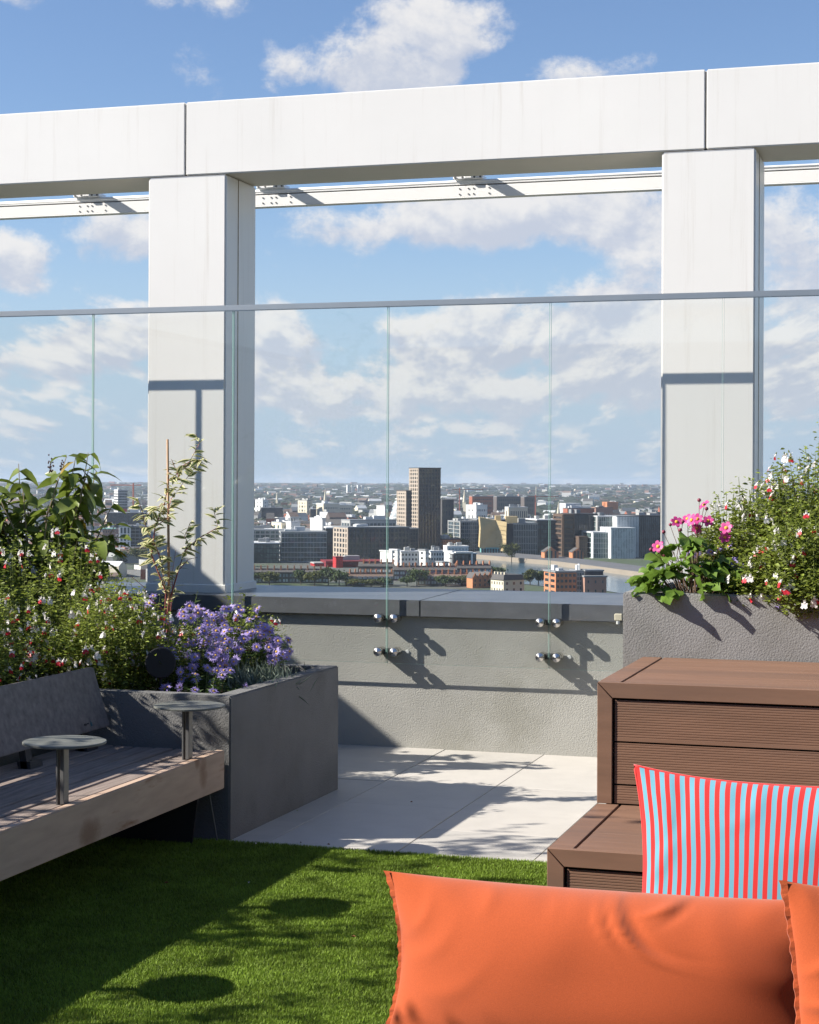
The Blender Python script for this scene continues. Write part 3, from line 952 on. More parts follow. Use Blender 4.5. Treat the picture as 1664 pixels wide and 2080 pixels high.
    B('far_block', 'long red brown brick mill under the hills at the right', 955, 960, 1002, 1008, 2900, 8, 'brick_red', 'win_dark', (1, 10), 5, .5, .5, 'roof_grey', L2=30)
    B('far_block', 'grey brown brick hospital range at the right', 1006, 1010, 1062, 1008, 3000, 8, 'brick_brown', 'win_dark', (1, 14), 4, .5, .4, 'roof_grey', L2=30)
    B('far_block', 'brown block at the end of the hospital range', 1062, 1066, 1088, 1009, 2950, 8, 'brick_brown', 'win_dark', (1, 6), 4, .5, .4, 'roof_grey', L2=30)
    B('far_block', 'cream colonnaded block over the gold building', 1030, 1034, 1072, 1030, 2200, 8, 'render_cream', 'win_dark', (1, 9), 2, .4, .3, 'roof_light', L2=24)
    B('far_block', 'white blocks behind the dark leaning office', 958, 968, 990, 1026, 2300, 24, 'render_white', 'win_dark', (2, 6), 3, .5, .5, 'roof_light', L2=30)
    B('far_block', 'orange roofed long hall at the right', 1232, 1234, 1256, 1019, 2700, 8, 'brick_orange', 'win_dark', (1, 6), 1, .7, .7, 'brick_orange', L2=30, plant=False)
    B('far_block', 'red brick terrace over the black glass block', 1150, 1154, 1208, 1032, 2150, 8, 'brick_red', 'win_pale', (1, 12), 2, .5, .5, 'slate', L2=24)
    B('far_block', 'pink brick terrace over the green glass boxes', 1208, 1211, 1245, 1030, 2200, 8, 'brick_pink', 'win_pale', (1, 8), 2, .5, .5, 'roof_brown', L2=24)
    B('far_block', 'pale long shed roof at the right', 1146, 1150, 1180, 1022, 2600, 8, 'roof_light', 'win_dark', (1, 6), 1, .7, .7, 'roof_light', L2=40, plant=False)
    B('far_block', 'grey slate clad block beside the tower', 896, 899, 922, 1016, 1750, 8, 'slate', 'win_dark', (1, 4), 5, .6, .5, 'slate', L2=40, plant=False)
    # packed mid-rise blocks beyond the offices
    rr = random.Random(77)
    for k in range(46):
        d = rr.uniform(1640, 2750)
        x = rr.uniform(505, 1330)
        if 800 < x < 905 and d < 1800:
            continue
        w_ = rr.uniform(12, 34) * 1700 / d
        yt = HPX + (60 - rr.uniform(12, 22)) / d * FPX
        wm = rr.choice(['concrete', 'render_white', 'brick_pink', 'brick_red', 'concrete_light', 'render_cream', 'brick_brown'])
        tone = dict(concrete='grey', render_white='white', brick_pink='pink brick', brick_red='red brick', concrete_light='pale grey', render_cream='cream', brick_brown='brown brick')[wm]
        B('town_block', 'small distant %s mid rise block in the packed roofs beyond the offices' % tone, x, x + w_ * .25, x + w_, yt, d, rr.choice([10, 18, 26, 34]),
          wm, rr.choice(['win_dark', 'win_blue', 'win_green']),
          (2, 5), rr.choice([3, 4, 5]), rr.uniform(.3, .6), rr.uniform(.3, .55), rr.choice(['roof_light', 'roof_grey', 'slate', 'roof_grey']), L2=rr.uniform(14, 30), group='%s mid rise blocks beyond the offices' % tone)
    for (x, d, yt, dx, lab) in ((934, 3000, 991, 9, 'thin red tower crane right of the brown tower'), (271, 2300, 984, -7, 'thin red tower crane seen between the plants'), (1088, 2700, 1004, 8, 'pale tower crane behind the hospital range')):
        o = Vector(cw(U(x, d), d, CITY_Z))
        zt = Zat(yt, d)
        root = thing('tower_crane', lab, 'crane', tuple(o))
        m = MB()
        m.obox(o - Vector((.8, .8, 0)), (1.6, 0, 0), (0, 1.6, 0), (0, 0, zt - CITY_Z))
        m.build('mast', 'crane_red', root)
        m = MB()
        m.obox(o + Vector((0, 0, zt - CITY_Z - 3)), Vector(cw(dx * 4.5, 6)), Vector(cw(0, .9)), (0, 0, 1.2))
        m.obox(o + Vector((0, 0, zt - CITY_Z - 3)), Vector(cw(-dx * 1.4, -2)), Vector(cw(0, .9)), (0, 0, 1.2))
        m.build('jib', 'crane_red', root)
    # leaning glass drum
    d = 1850
    o = Vector(cw(U(789, d), d, CITY_Z))
    ax = (Vector(cw(.30, .2, 1.0)))
    hgt = Zat(1008, d) - CITY_Z
    root = thing('glass_drum', 'leaning glass drum of an arena left of the tower', 'building', tuple(o))
    m = MB()
    m.lathe(o + Vector(cw(4, 12, -1)), ax, [(0, 9.5), (hgt * .9, 9.5)], 20)
    m.build('glass_wall', 'win_pale', root)
    m = MB()
    for k in range(9):
        m.lathe(o + Vector(cw(4, 12, -1)) + ax * (hgt * .105 * (k + .4)), ax, [(0, 9.8), (.7, 9.8)], 20)
    m.build('rings', 'render_white', root, kind='stuff')


def gold_building():
    d = 1440
    root = thing('gold_building', 'gold clad building with folded facade over a teal base', 'building', cw(U(990, d), d, CITY_Z))

    def q(x, y, dd):
        return Vector(cw(U(x, dd), dd, Zat(y, dd)))
    m = MB()
    # two folded faces that lean out, meeting at an inner crease
    L0, C0, R0 = 975, 1008, 1030
    rows = [(1050, 1056, 1060, 0), (1072, 1076, 1080, 1.5), (1112, 1118, 1119, -1.0)]
    xs = [(L0, C0, R0), (L0 + 2, C0, R0 - 1), (L0, C0, R0 - 1)]
    V = []
    for (yl, yc, yr, bul), (a, b, c) in zip(rows, xs):
        V += [q(a, yl, d + 2 - bul), q(b, yc, d + 6), q(c, yr, d + bul * .5)]
    dp = Vector(cw(0, 30))
    V2 = [p + dp for p in V]
    fs = [(3, 4, 1, 0), (4, 5, 2, 1), (6, 7, 4, 3), (7, 8, 5, 4)]
    m.add(V + V2, fs + [(0, 1, 10, 9), (1, 2, 11, 10), (9, 12, 3, 0), (12, 15, 6, 3), (2, 5, 14, 11), (5, 8, 17, 14), (6, 15, 16, 7), (7, 16, 17, 8)])
    m.build('gold_wall', 'gold_clad', root)
    # folded mesh panels as shallow ribs on the gold faces
    rb = MB()
    for k in range(1, 7):
        f = k / 7
        for (i, j) in ((0, 1), (1, 2)):
            p0 = V[i].lerp(V[i + 6], f)
            p1 = V[j].lerp(V[j + 6], f)
            rb.tube([p0 - Vector(cw(0, .15)), p1 - Vector(cw(0, .15))], .16, 4)
    rb.build('panel_joints', 'gold_clad', root, kind='stuff')
    for (a, b, yt, yb) in ((1007, 1018, 1047, 1058), (1028, 1052, 1048, 1062)):
        m = MB()
        p = q(a, yb, d + 10)
        m.obox(p, q(b, yb, d + 10) - p, Vector(cw(0, 14)), q(a, yt, d + 10) - p)
        m.build('gold_box', 'gold_clad', root)
    m = MB()
    p = Vector(cw(U(978, d + 4), d + 4, CITY_Z))
    m.obox(p, Vector(cw(U(1029, d + 4), d + 4, CITY_Z)) - p, Vector(cw(0, 24)), (0, 0, Zat(1112, d) - CITY_Z))
    m.build('teal_base', 'teal_clad', root)
    m = MB()
    for k in range(9):
        p = Vector(cw(U(979 + k * 5.6, d + 3.6), d + 3.6, CITY_Z + 1))
        m.obox(p, Vector(cw(1.3, 0)), Vector(cw(0, .5)), (0, 0, 5.5))
    m.build('base_glazing', 'win_dark', root, kind='stuff')
    m = MB()
    p = Vector(cw(U(1029, d + 8), d + 8, CITY_Z))
    m.obox(p, Vector(cw(U(1043, d + 8), d + 8, CITY_Z)) - p, Vector(cw(0, 24)), (0, 0, Zat(1064, d) - CITY_Z))
    m.build('side_block', 'dark_clad', root)


def terraces():
    """rows of brick houses with chimneys just over the parapet"""
    rr = random.Random(11)
    k = 0

    def row(x0, x1, d, th, h, n, wallm, roofm, label, group, depth=9.0, pitch=2.6):
        t = math.radians(th)
        e1 = Vector(cw(math.cos(t), math.sin(t)))
        e2 = Vector(cw(-math.sin(t), math.cos(t)))
        P = Vector(cw(U(x0, d), d, CITY_Z))
        L = (U(x1, d) - U(x0, d)) / math.cos(t) / n
        ORD = 'first second third fourth fifth sixth seventh eighth ninth tenth eleventh twelfth'.split()
        for i in range(n):
            root = thing('terraced_house', label + ', ' + ORD[i] + ' from the left', 'house', tuple(P + e1 * (L * i)), group)
            Q = P + e1 * (L * i)
            Lz = Vector((0, 0, 1))
            m = MB()
            m.obox(Q, e1 * (L - .02), e2 * depth, Lz * h)
            m.build('wall', wallm, root)
            r = MB()
            r.prism([Q + Lz * (h + .01) - e2 * .3, Q + Lz * (h + .01) + e2 * (depth + .3), Q + Lz * (h + pitch) + e2 * depth * .5], e1 * (L - .02))
            r.build('roof', roofm, root)
            c = MB()
            c.obox(Q + e1 * (L - .9) + e2 * (depth * .28) + Lz * (h + .6), e1 * .8, e2 * 2.2, Lz * (pitch + .9))
            for a in range(3):
                c.obox(Q + e1 * (L - .7) + e2 * (depth * .28 + .2 + .7 * a) + Lz * (h + pitch + 1.5), e1 * .35, e2 * .35, Lz * .6)
            c.build('chimney', 'brick_orange', root)
            w = MB()
            nfl = 3 if h > 8 else 2
            for a in range(2):
                for b in range(nfl):
                    w.obox(Q + e1 * (L * (.2 + .42 * a)) - e2 * .06 + Lz * (1.0 + b * 2.9), e1 * 1.2, e2 * .1, Lz * 1.6)
            w.build('windows', 'win_pale', root, kind='stuff')
    row(505, 668, 1050, 3, 6.6, 12, 'brick_brown', 'slate', 'brown brick terrace house with tall chimneys by the white column', 'left terrace of brick houses', pitch=2.0)
    row(704, 800, 1030, 6, 5.0, 9, 'brick_brown', 'roof_brown', 'dark roofed terrace house in front of the white flats', 'terrace before the white flats')
    row(728, 800, 1110, -4, 7.5, 6, 'brick_brown', 'slate', 'slate roofed terrace house behind the dark roofed row', 'second terrace before the white flats')
    row(800, 930, 1085, 4, 6.5, 11, 'brick_brown', 'slate', 'slate roofed terrace house below the white flats', 'long terrace below the white flats')
    row(850, 1000, 1035, -5, 5.0, 12, 'brick_brown', 'roof_brown', 'brown roofed terrace house nearest the parapet', 'nearest terrace over the parapet')
    row(920, 1000, 1110, 8, 6.5, 6, 'brick_brown', 'slate', 'slate roofed terrace house left of the cream terrace end', 'terrace left of the cream house')
    # orange gabled row
    d = 1010
    for i in range(4):
        t = math.radians(20)
        e1 = Vector(cw(math.cos(t), math.sin(t)))
        e2 = Vector(cw(-math.sin(t), math.cos(t)))
        P = Vector(cw(U(961 + 10.5 * i, d), d + 3 * i, CITY_Z))
        L = 3.2
        Lz = Vector((0, 0, 1))
        root = thing('gabled_house', 'orange brick gabled house, %s from the left in a row of four' % ('first', 'second', 'third', 'last')[i], 'house', tuple(P), 'row of orange gabled houses')
        m = MB()
        m.prism([P, P + e1 * L, P + e1 * L + Lz * 5.6, P + e1 * L * .5 + Lz * 8.6, P + Lz * 5.6], e2 * 9)
        m.build('wall', 'brick_orange', root)
        r = MB()
        r.obox(P - e1 * .2 + Lz * 5.5 + e2 * .4, e1 * (L * .5 + .2) + Lz * 3.2, e2 * 9, Lz * .25)
        r.obox(P + e1 * (L + .2) + Lz * 5.5 + e2 * .4, -e1 * (L * .5 + .2) + Lz * 3.2, e2 * 9, Lz * .25)
        r.build('roof', 'slate', root)
        w = MB()
        for b in range(2):
            w.obox(P + e1 * (L * .35) - e2 * .06 + Lz * (1.0 + b * 2.6), e1 * .9, e2 * .1, Lz * 1.4)
        w.build('windows', 'win_dark', root, kind='stuff')


city()


def river():
    m = MB()
    def q(x, y, z):
        dd = (EYE - z) * FPX / (y - HPX)
        return cw(U(x, dd), dd, z)
    zw = CITY_Z + .3
    # far bank runs from the bend at the left down to the right
    far = [(940, 1132), (1000, 1137), (1120, 1147), (1200, 1157), (1340, 1176), (1500, 1200), (1700, 1236), (2300, 1345)]
    near = [(935, 1160), (1000, 1178), (1120, 1191), (1200, 1193), (1340, 1216), (1500, 1260), (1700, 1330), (2300, 1600)]
    for i in range(len(far) - 1):
        m.add([q(*near[i], zw), q(*near[i + 1], zw), q(*far[i + 1], zw), q(*far[i], zw)], [(0, 1, 2, 3)])
    tag(m.build('river', 'river_water'), kind='structure')
    # quay wall and quay road on the far bank
    w = MB()
    r = MB()
    for i in range(len(far) - 1):
        a, b = Vector(q(*far[i], zw)), Vector(q(*far[i + 1], zw))
        n = Vector(cw(.25, 1)).normalized()
        w.add([a - Vector((0, 0, 1)), b - Vector((0, 0, 1)), b + Vector((0, 0, 3.3)), a + Vector((0, 0, 3.3)),
               a + n * 3 - Vector((0, 0, 1)), b + n * 3 - Vector((0, 0, 1)), b + n * 3 + Vector((0, 0, 3.3)), a + n * 3 + Vector((0, 0, 3.3))],
              [(0, 1, 2, 3), (3, 2, 6, 7), (5, 4, 7, 6)])
        r.add([a + n * 3.0 + Vector((0, 0, 2.9)), b + n * 3.0 + Vector((0, 0, 2.9)), b + n * 75 + Vector((0, 0, 2.9)), a + n * 75 + Vector((0, 0, 2.9))], [(0, 1, 2, 3)])
    tag(w.build('quay_wall', 'quay_stone'), 'tan stone quay wall along the far river bank', 'quay wall')
    tag(r.build('quay_road', 'road'), kind='structure')


river()


def leaf_clump_tree(name, label, x, d, h, w, m_, group, seed):
    rr = np.random.default_rng(seed)
    o = np.array(cw(U(x, d), d, CITY_Z))
    root = thing(name, label, 'tree', tuple(o), group)
    t = MB()
    t.tube([o, o + [0, 0, h * .35], o + [.3, .2, h * .6]], [.35, .28, .12], 6)
    for k in range(4):
        a = rr.uniform(0, 6.28)
        t.tube([o + [0, 0, h * .35], o + [math.cos(a) * w * .25, math.sin(a) * w * .25, h * .65]], [.18, .06], 4)
    t.build('trunk', 'trunk', root)
    n = 1500
    # lobes make an uneven outline, small leaf sprays fill them
    nl = 9
    lc = rr.normal(0, .30, (nl, 3)) * [w * .5, w * .5, h * .30] + [0, 0, h * .62]
    li = rr.integers(0, nl, n)
    p = lc[li] + rr.normal(0, .42, (n, 3)) * [w * .26, w * .26, h * .17]
    p[:, 2] = np.clip(p[:, 2], h * .18, h * 1.04)
    R = rotmats(n, rr.normal(0, 1, (n, 3)), rr.uniform(0, 6.28, n)) * rr.uniform(.9, 1.7, n)[:, None, None]
    M = np.concatenate([R, (p + o)[:, :, None]], axis=2)
    tv = [(-.35, 0, 0), (0, -.5, .1), (.35, 0, 0), (0, .5, .1)]
    batch('crown', tv, [(0, 1, 2, 3)], M, m_, root)


k = 0
for (x, d, h, w, m_) in [(519, 1075, 9, 10, 'crown_a'), (548, 1055, 9.5, 12, 'crown_b'), (612, 1060, 10, 10, 'crown_a'), (640, 1050, 10, 12, 'crown_b'), (668, 1055, 12, 13, 'crown_a'),
                         (690, 1048, 11, 11, 'crown_a'), (720, 1042, 6, 12, 'crown_b'), (755, 1040, 5.5, 11, 'crown_b'), (848, 1050, 11, 14, 'crown_a'), (828, 1045, 7, 9, 'crown_a'),
                         (905, 1048, 8, 13, 'crown_a'), (940, 1052, 8, 12, 'crown_b'), (1078, 1065, 11, 9, 'crown_b'), (1095, 1070, 9, 8, 'crown_a'), (990, 1130, 8, 13, 'crown_a'), (1012, 1128, 7, 12, 'crown_a'),
                         (1040, 1330, 15, 14, 'crown_b'), (930, 1520, 14, 18, 'crown_a'), (945, 1640, 18, 20, 'crown_a'), (980, 1650, 18, 22, 'crown_a'), (915, 1560, 16, 16, 'crown_b'),
                         (285, 1300, 12, 14, 'crown_b'), (250, 1280, 10, 12, 'crown_a'), (1000, 1044, 5, 10, 'crown_a'), (780, 1046, 6, 10, 'crown_a')]:
    grp = 'trees among the nearer streets' if d < 1200 else 'trees beyond the river and the flats'
    col_ = 'dark green' if m_ == 'crown_a' else 'yellowing green'
    spot = {519: 'beside the foot of the white column', 548: 'before the left end of the brick terrace', 612: 'before the middle of the left brick terrace', 640: 'before the dark red building',
            668: 'at the right end of the left brick terrace', 690: 'between the left terrace and the dark roofed row', 720: 'low before the dark roofed terrace', 755: 'low before the dark roofed terrace, by the glass joint',
            848: 'biggest one below the white flats', 828: 'small one left of the biggest below the white flats', 905: 'below the low red brick range', 940: 'left of the orange gabled houses',
            1078: 'right of the cream mansard house', 1095: 'left of the riverside brick flats', 990: 'on the river edge above the gabled houses', 1012: 'on the river edge above the cream house',
            1040: 'on the quay right of the gold building', 930: 'behind the orange red gabled building', 945: 'behind the dark leaning office', 980: 'behind the gold building', 915: 'right of the brown tower foot',
            285: 'between the plants by the white column', 250: 'between the plants below the white framed block', 1000: 'low one before the cream house', 780: 'low one left of the white flats'}[x]
    lab = '%s tree %s' % (col_, spot)
    leaf_clump_tree('tree', lab, x, d - (22 if d < 1100 else 0), h * (.88 if d < 1100 else 1.1), w * 1.1, m_, grp, 100 + k)
    k += 1


def far_mass():
    """roofs and trees too far off to tell apart"""
    n = 9000
    rr = np.random.default_rng(21)
    y = HPX + 13 + 126 * rr.random(n) ** 1.6
    d = 60 * FPX / (y - HPX)
    a = rr.uniform(-.42, .42, n)
    keep = ~((d < 1750) & (a > .03))
    d, a = d[keep], a[keep]
    m2 = 1500
    d2, a2 = rr.uniform(960, 2900, m2), rr.uniform(-.5, .5, m2)
    k2 = (a2 < -.098) | ((a2 > .155) & (d2 > 1560))
    d, a = np.concatenate([d, d2[k2]]), np.concatenate([a, a2[k2]])
    n = len(d)
    u = np.tan(a) * d
    cx = CS * u - SN * d
    cy = SN * u + CS * d
    wdt = rr.uniform(7, 22, n) * (1 + (d / 9000))
    dep = rr.uniform(8, 16, n)
    hgt = rr.uniform(5, 11, n) + (rr.random(n) < .10) * rr.uniform(4, 14, n)
    th = YAW + rr.choice([-.35, .1, .3, .5], n) + rr.normal(0, .06, n)
    R = np.zeros((n, 3, 3))
    R[:, 0, 0] = np.cos(th) * wdt
    R[:, 1, 0] = np.sin(th) * wdt
    R[:, 0, 1] = -np.sin(th) * dep
    R[:, 1, 1] = np.cos(th) * dep
    R[:, 2, 2] = hgt
    M = np.concatenate([R, np.stack([cx, cy, CITY_Z + np.interp(d, [4000, 5200, 7400, 10500, 15000], [0, 3, 15, 38, 42])], 1)[:, :, None]], axis=2)
    tv = [(-.5, -.5, 0), (.5, -.5, 0), (.5, .5, 0), (-.5, .5, 0), (-.5, -.5, .7), (.5, -.5, .7), (.5, .5, .7), (-.5, .5, .7), (-.5, 0, 1), (.5, 0, 1)]
    tf = [(0, 1, 5, 4), (1, 2, 6, 9, 5), (2, 3, 7, 6), (3, 0, 4, 8, 7), (4, 5, 9, 8), (6, 7, 8, 9)]
    walls = ['brick_red', 'brick_brown', 'render_white', 'concrete', 'render_cream', 'brick_pink', 'concrete_light', 'brick_brown']
    roofs = ['slate', 'roof_brown', 'roof_grey', 'slate', 'roof_light']
    pick = rr.integers(0, len(walls), n)
    flat = rr.random(n) < .4
    for w_i, wn in enumerate(walls):
        for fl in (0, 1):
            s_ = (pick == w_i) & (flat == bool(fl))
            if s_.sum() == 0:
                continue
            rn = roofs[(w_i + 2 * fl) % len(roofs)]
            if fl:
                o = batch('distant_rooftops', tv[:8], [(0, 1, 5, 4), (1, 2, 6, 5), (2, 3, 7, 6), (3, 0, 4, 7), (4, 5, 6, 7)], M[s_], [wn, rn], tmi=[0, 0, 0, 0, 1])
            else:
                o = batch('distant_rooftops', tv, tf, M[s_], [wn, rn], tmi=[0, 0, 0, 0, 1, 1])
            tag(o, 'distant low %s rooftops filling the town as far as the hills' % wn.replace('_', ' '), 'rooftops')
    # tree masses
    n = 11000
    y = HPX + 6 + 110 * rr.random(n) ** 2.3
    d = 60 * FPX / (y - HPX)
    d = np.clip(d, 1650, 16000)
    a = rr.uniform(-.42, .42, n)
    keep = ~((d < 1750) & (a > .03))
    d, a = d[keep], a[keep]
    m2 = 800
    d2, a2 = rr.uniform(950, 2900, m2), rr.uniform(-.5, .5, m2)
    k2 = (a2 < -.098) | ((a2 > .155) & (d2 > 1500))
    d, a = np.concatenate([d, d2[k2]]), np.concatenate([a, a2[k2]])
    n = len(d)
    u = np.tan(a) * d
    cx = CS * u - SN * d
    cy = SN * u + CS * d
    s = rr.uniform(5, 9, n) * (1 + d / 6000)
    ico = bmesh.new()
    bmesh.ops.create_icosphere(ico, subdivisions=1, radius=1.0)
    tv = np.array([v.co[:] for v in ico.verts]) * [1, 1, .8]
    tv += np.random.default_rng(4).normal(0, .13, tv.shape)
    tf = [tuple(v.index for v in f.verts) for f in ico.faces]
    ico.free()
    th = rr.uniform(0, 6.28, n)
    R = np.zeros((n, 3, 3))
    th = YAW + rr.normal(0, .5, n)
    lw = np.where(d < 2900, 1.1, 2.2)
    s = np.where(d < 2000, s * .62, s)
    R[:, 0, 0] = np.cos(th) * s * lw
    R[:, 1, 0] = np.sin(th) * s * lw
    R[:, 0, 1] = -np.sin(th) * s
    R[:, 1, 1] = np.cos(th) * s
    R[:, 2, 2] = np.minimum(s, 9)
    hill = np.interp(d, [4000, 5200, 7400, 10500, 15000], [0, 2, 14, 36, 40])
    M = np.concatenate([R, np.stack([cx, cy, CITY_Z + 3 + hill], 1)[:, :, None]], axis=2)
    tag(batch('distant_trees', tv, tf, M, 'crown_far'), 'distant dark tree masses between the far roofs and on the hills', 'trees')


far_mass()

# ================================================================== THE TERRACE
YW, YCF, YG = 10.12, 10.08, 10.045


def terrace():
    # slab under everything on the roof
    m = MB()
    m.box(-9, 6, -5, 11.2, -.6, -.045)
    tag(m.build('roof_deck', 'grout'), kind='structure')
    root = bpy.data.objects.new('pavement', None)
    COL.objects.link(root)
    root['kind'] = 'structure'
    rr = random.Random(5)
    xs = [-4.66, -4.065, -3.47, -2.865, -2.2665, -1.6705, -1.074, -.478, .118, .714, 1.31, 1.906]
    off = [8.95, 8.2, 8.95, 8.31, 8.98, 8.35, 8.9, 8.3, 8.95, 8.3, 8.9]
    for i in range(len(xs) - 1):
        ys = [7.22]
        c = off[i] - 1.2
        cuts = [c + 1.2 * k for k in range(0, 4) if 7.30 < c + 1.2 * k < YW - .02]
        ys += cuts + [YW + .01]
        for j in range(len(ys) - 1):
            t = MB()
            dz = rr.uniform(-.0012, .0012)
            t.box(xs[i] + .002, xs[i + 1] - .002, ys[j] + .002, ys[j + 1] - .002, -.03 + dz, dz)
            t.build('tile', rr.choice(['tile_a', 'tile_b', 'tile_c']), root, bevel=.0015)


terrace()


def wall():
    root = thing('parapet_wall', 'grey roughcast parapet wall under the glass with dark metal coping', 'wall', (-2.5, YW, 0))
    m = MB()
    m.box(-9, 6, YW, 10.95, -.04, .80)
    m.build('wall_face', 'stucco', root)
    xs = [-8.9, -6.02, -3.012, -.005, 3.0, 6.0]
    for i in range(len(xs) - 1):
        c = MB()
        a, b = xs[i] + .003, xs[i + 1] - .003
        zf = .882
        c.prism([(a, YCF, .785), (a, 11.02, .785), (a, 11.02, zf + .012), (a, YCF, zf)], (b - a, 0, 0))
        c.build('coping', 'coping_metal', root, bevel=.003, seg=2)
        if i < len(xs) - 2:
            c = MB()
            c.prism([(b - .02, YCF + .004, .787), (b - .02, 11.0, .787), (b - .02, 11.0, zf + .008), (b - .02, YCF + .004, zf - .004)], (.046, 0, 0))
            c.build('coping_joint', 'dark_steel', root)
    # small junction box on the coping by the right planter
    b = MB()
    b.box(-1.845, -1.80, YCF - .025, YCF - .002, .795, .835)
    jb = b.build('junction_box', 'box_cream', root, bevel=.004)
    b = MB()
    b.lathe((-1.825, YCF - .013, .775), (0, 0, 1), [(0, .011), (.02, .011)], 10)
    b.build('cable_gland', 'plug_grey', jb)


wall()


def side_wall():
    root = thing('side_wall', 'tall white wall closing the left side of the roof terrace', 'wall', (-7.4, 4, 0))
    m = MB()
    z = .76 * (7.2 - 3.235)
    m.box(-7.6, -7.2, -5, 9.7, 0, z - .06)
    m.build('wall_face', 'white_paint', root)
    m = MB()
    m.box(-7.63, -7.2, -5.02, 9.72, z - .06, z)
    m.build('cap', 'coping_metal', root)


side_wall()


def penthouse():
    """the storey behind the photographer: dark glazing between grey piers"""
    root = thing('penthouse_facade', 'glazed dark grey penthouse front behind the terrace', 'building', (0, -3.5, 0))
    m = MB()
    m.box(-7.6, 7.5, -3.4, -3.0, 0, 3.3)
    m.build('glazing', 'win_dark', root)
    for k in range(8):
        m = MB()
        x = -7.6 + k * 2.1
        m.box(x, x + .32, -3.05, -2.92, 0, 3.3)
        m.build('pier', 'stucco_planter', root)
    m = MB()
    m.box(-7.6, 7.5, -3.08, -2.86, 3.0, 3.4)
    m.build('floor_bands', 'stucco_planter', root, kind='stuff')


penthouse()


def balustrade():
    root = thing('glass_balustrade', 'frameless glass balustrade with grey handrail and round steel fixings', 'balustrade', (-3, YG, .5))
    jx = [-8.0, -7.02, -6.055, -5.14, -4.195, -3.205, -2.2225, -1.233, -.245, .74, 1.73, 2.72]
    TH = .007
    zt = 2.625
    for i in range(len(jx) - 1):
        a, b = jx[i] + .0045, jx[i + 1] - .0045
        m = MB()
        # faces: 2 glass sheets, 4 green edges
        x0, x1, y0, y1, z0, z1 = a, b, YG - TH, YG + TH, .508, zt
        V = [(x0, y0, z0), (x1, y0, z0), (x1, y1, z0), (x0, y1, z0), (x0, y0, z1), (x1, y0, z1), (x1, y1, z1), (x0, y1, z1)]
        m.add(V, [(0, 1, 5, 4), (2, 3, 7, 6)], 0)
        m.add(V, [(0, 3, 2, 1), (4, 5, 6, 7), (1, 2, 6, 5), (3, 0, 4, 7)], 1)
        m.build('glass_pane', ['glass', 'glass_edge'], root)
    m = MB()
    m.box(-8.0, 2.72, YG - .010, YG + .010, 2.620, 2.656)
    m.build('handrail', 'rail_steel', root, bevel=.004, seg=2)
    for x in jx[1:-1]:
        for (dx, z) in ((-.049, .775), (.049, .775), (-.049, .575), (.049, .575)):
            k = MB()
            k.lathe((x + dx, YG - TH - .026, z), (0, 1, 0), [(-.010, .003), (0, .0245), (.004, .026), (.025, .026)], 24)
            k.lathe((x + dx, YG + TH, z), (0, 1, 0), [(0, .026), (YW - YG - TH - .012, .026)], 16)
            k.build('fixing', 'steel', root)
        for z in (.775, .575):
            p = MB()
            p.box(x - .06, x + .06, YG + TH + .008, YW - .001, z - .016, z + .016)
            p.build('bracket', 'dark_steel', root, bevel=.003)  # dark bar put in for the spacer shadow between paired fixings
        s_ = MB()
        s_.lathe((x + .105, YW - .006, .572), (0, 1, 0), [(0, .010), (.004, .012), (.007, .012)], 12)
        s_.build('screw_cap', 'plug_grey', root)


balustrade()


def frame():
    root = thing('white_colonnade', 'white clad frame of columns and deep beam along the roof edge', 'frame', (-3, 10.5, .88))
    Y0, Y1 = 10.285, 10.80
    zb, zt = 3.508, 3.968
    jx = [-9.0, -4.628, -1.368, 1.9, 5.2]
    for i in range(len(jx) - 1):
        m = MB()
        a, b = jx[i] + .004, jx[i + 1] - .004
        m.box(a, b, Y0, Y1, zb, zt)
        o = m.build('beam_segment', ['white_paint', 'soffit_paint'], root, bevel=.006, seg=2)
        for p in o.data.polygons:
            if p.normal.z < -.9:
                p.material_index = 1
        if i < len(jx) - 2:
            g = MB()
            g.box(b - .004, b + .012, Y0 + .012, Y1 - .012, zb + .012, zt - .012)
            g.build('beam_joint', 'bark_pale', root)
    for (x0, x1) in ((-8.14, -7.61), (-4.884, -4.352), (-1.621, -1.083), (1.65, 2.18)):
        c = MB()
        c.box(x0, x1, Y0 + .004, Y1 - .010, .90, zb - .004)
        co = c.build('column', 'white_paint', root, bevel=.010, seg=2)
        s_ = MB()
        # flat closing strip on the side, proud of a shadow gap
        s_.box(x1 - .002, x1 + .003, Y0 + .20, Y0 + .207, .93, zb - .01)
        s_.build('side_joint', 'bark_pale', co)
        b = MB()
        b.box(x0 - .004, x1 + .012, Y0 - .004, Y1, .878, .935)
        b.build('column_base', 'white_paint', co, bevel=.004)
    return root


frame()


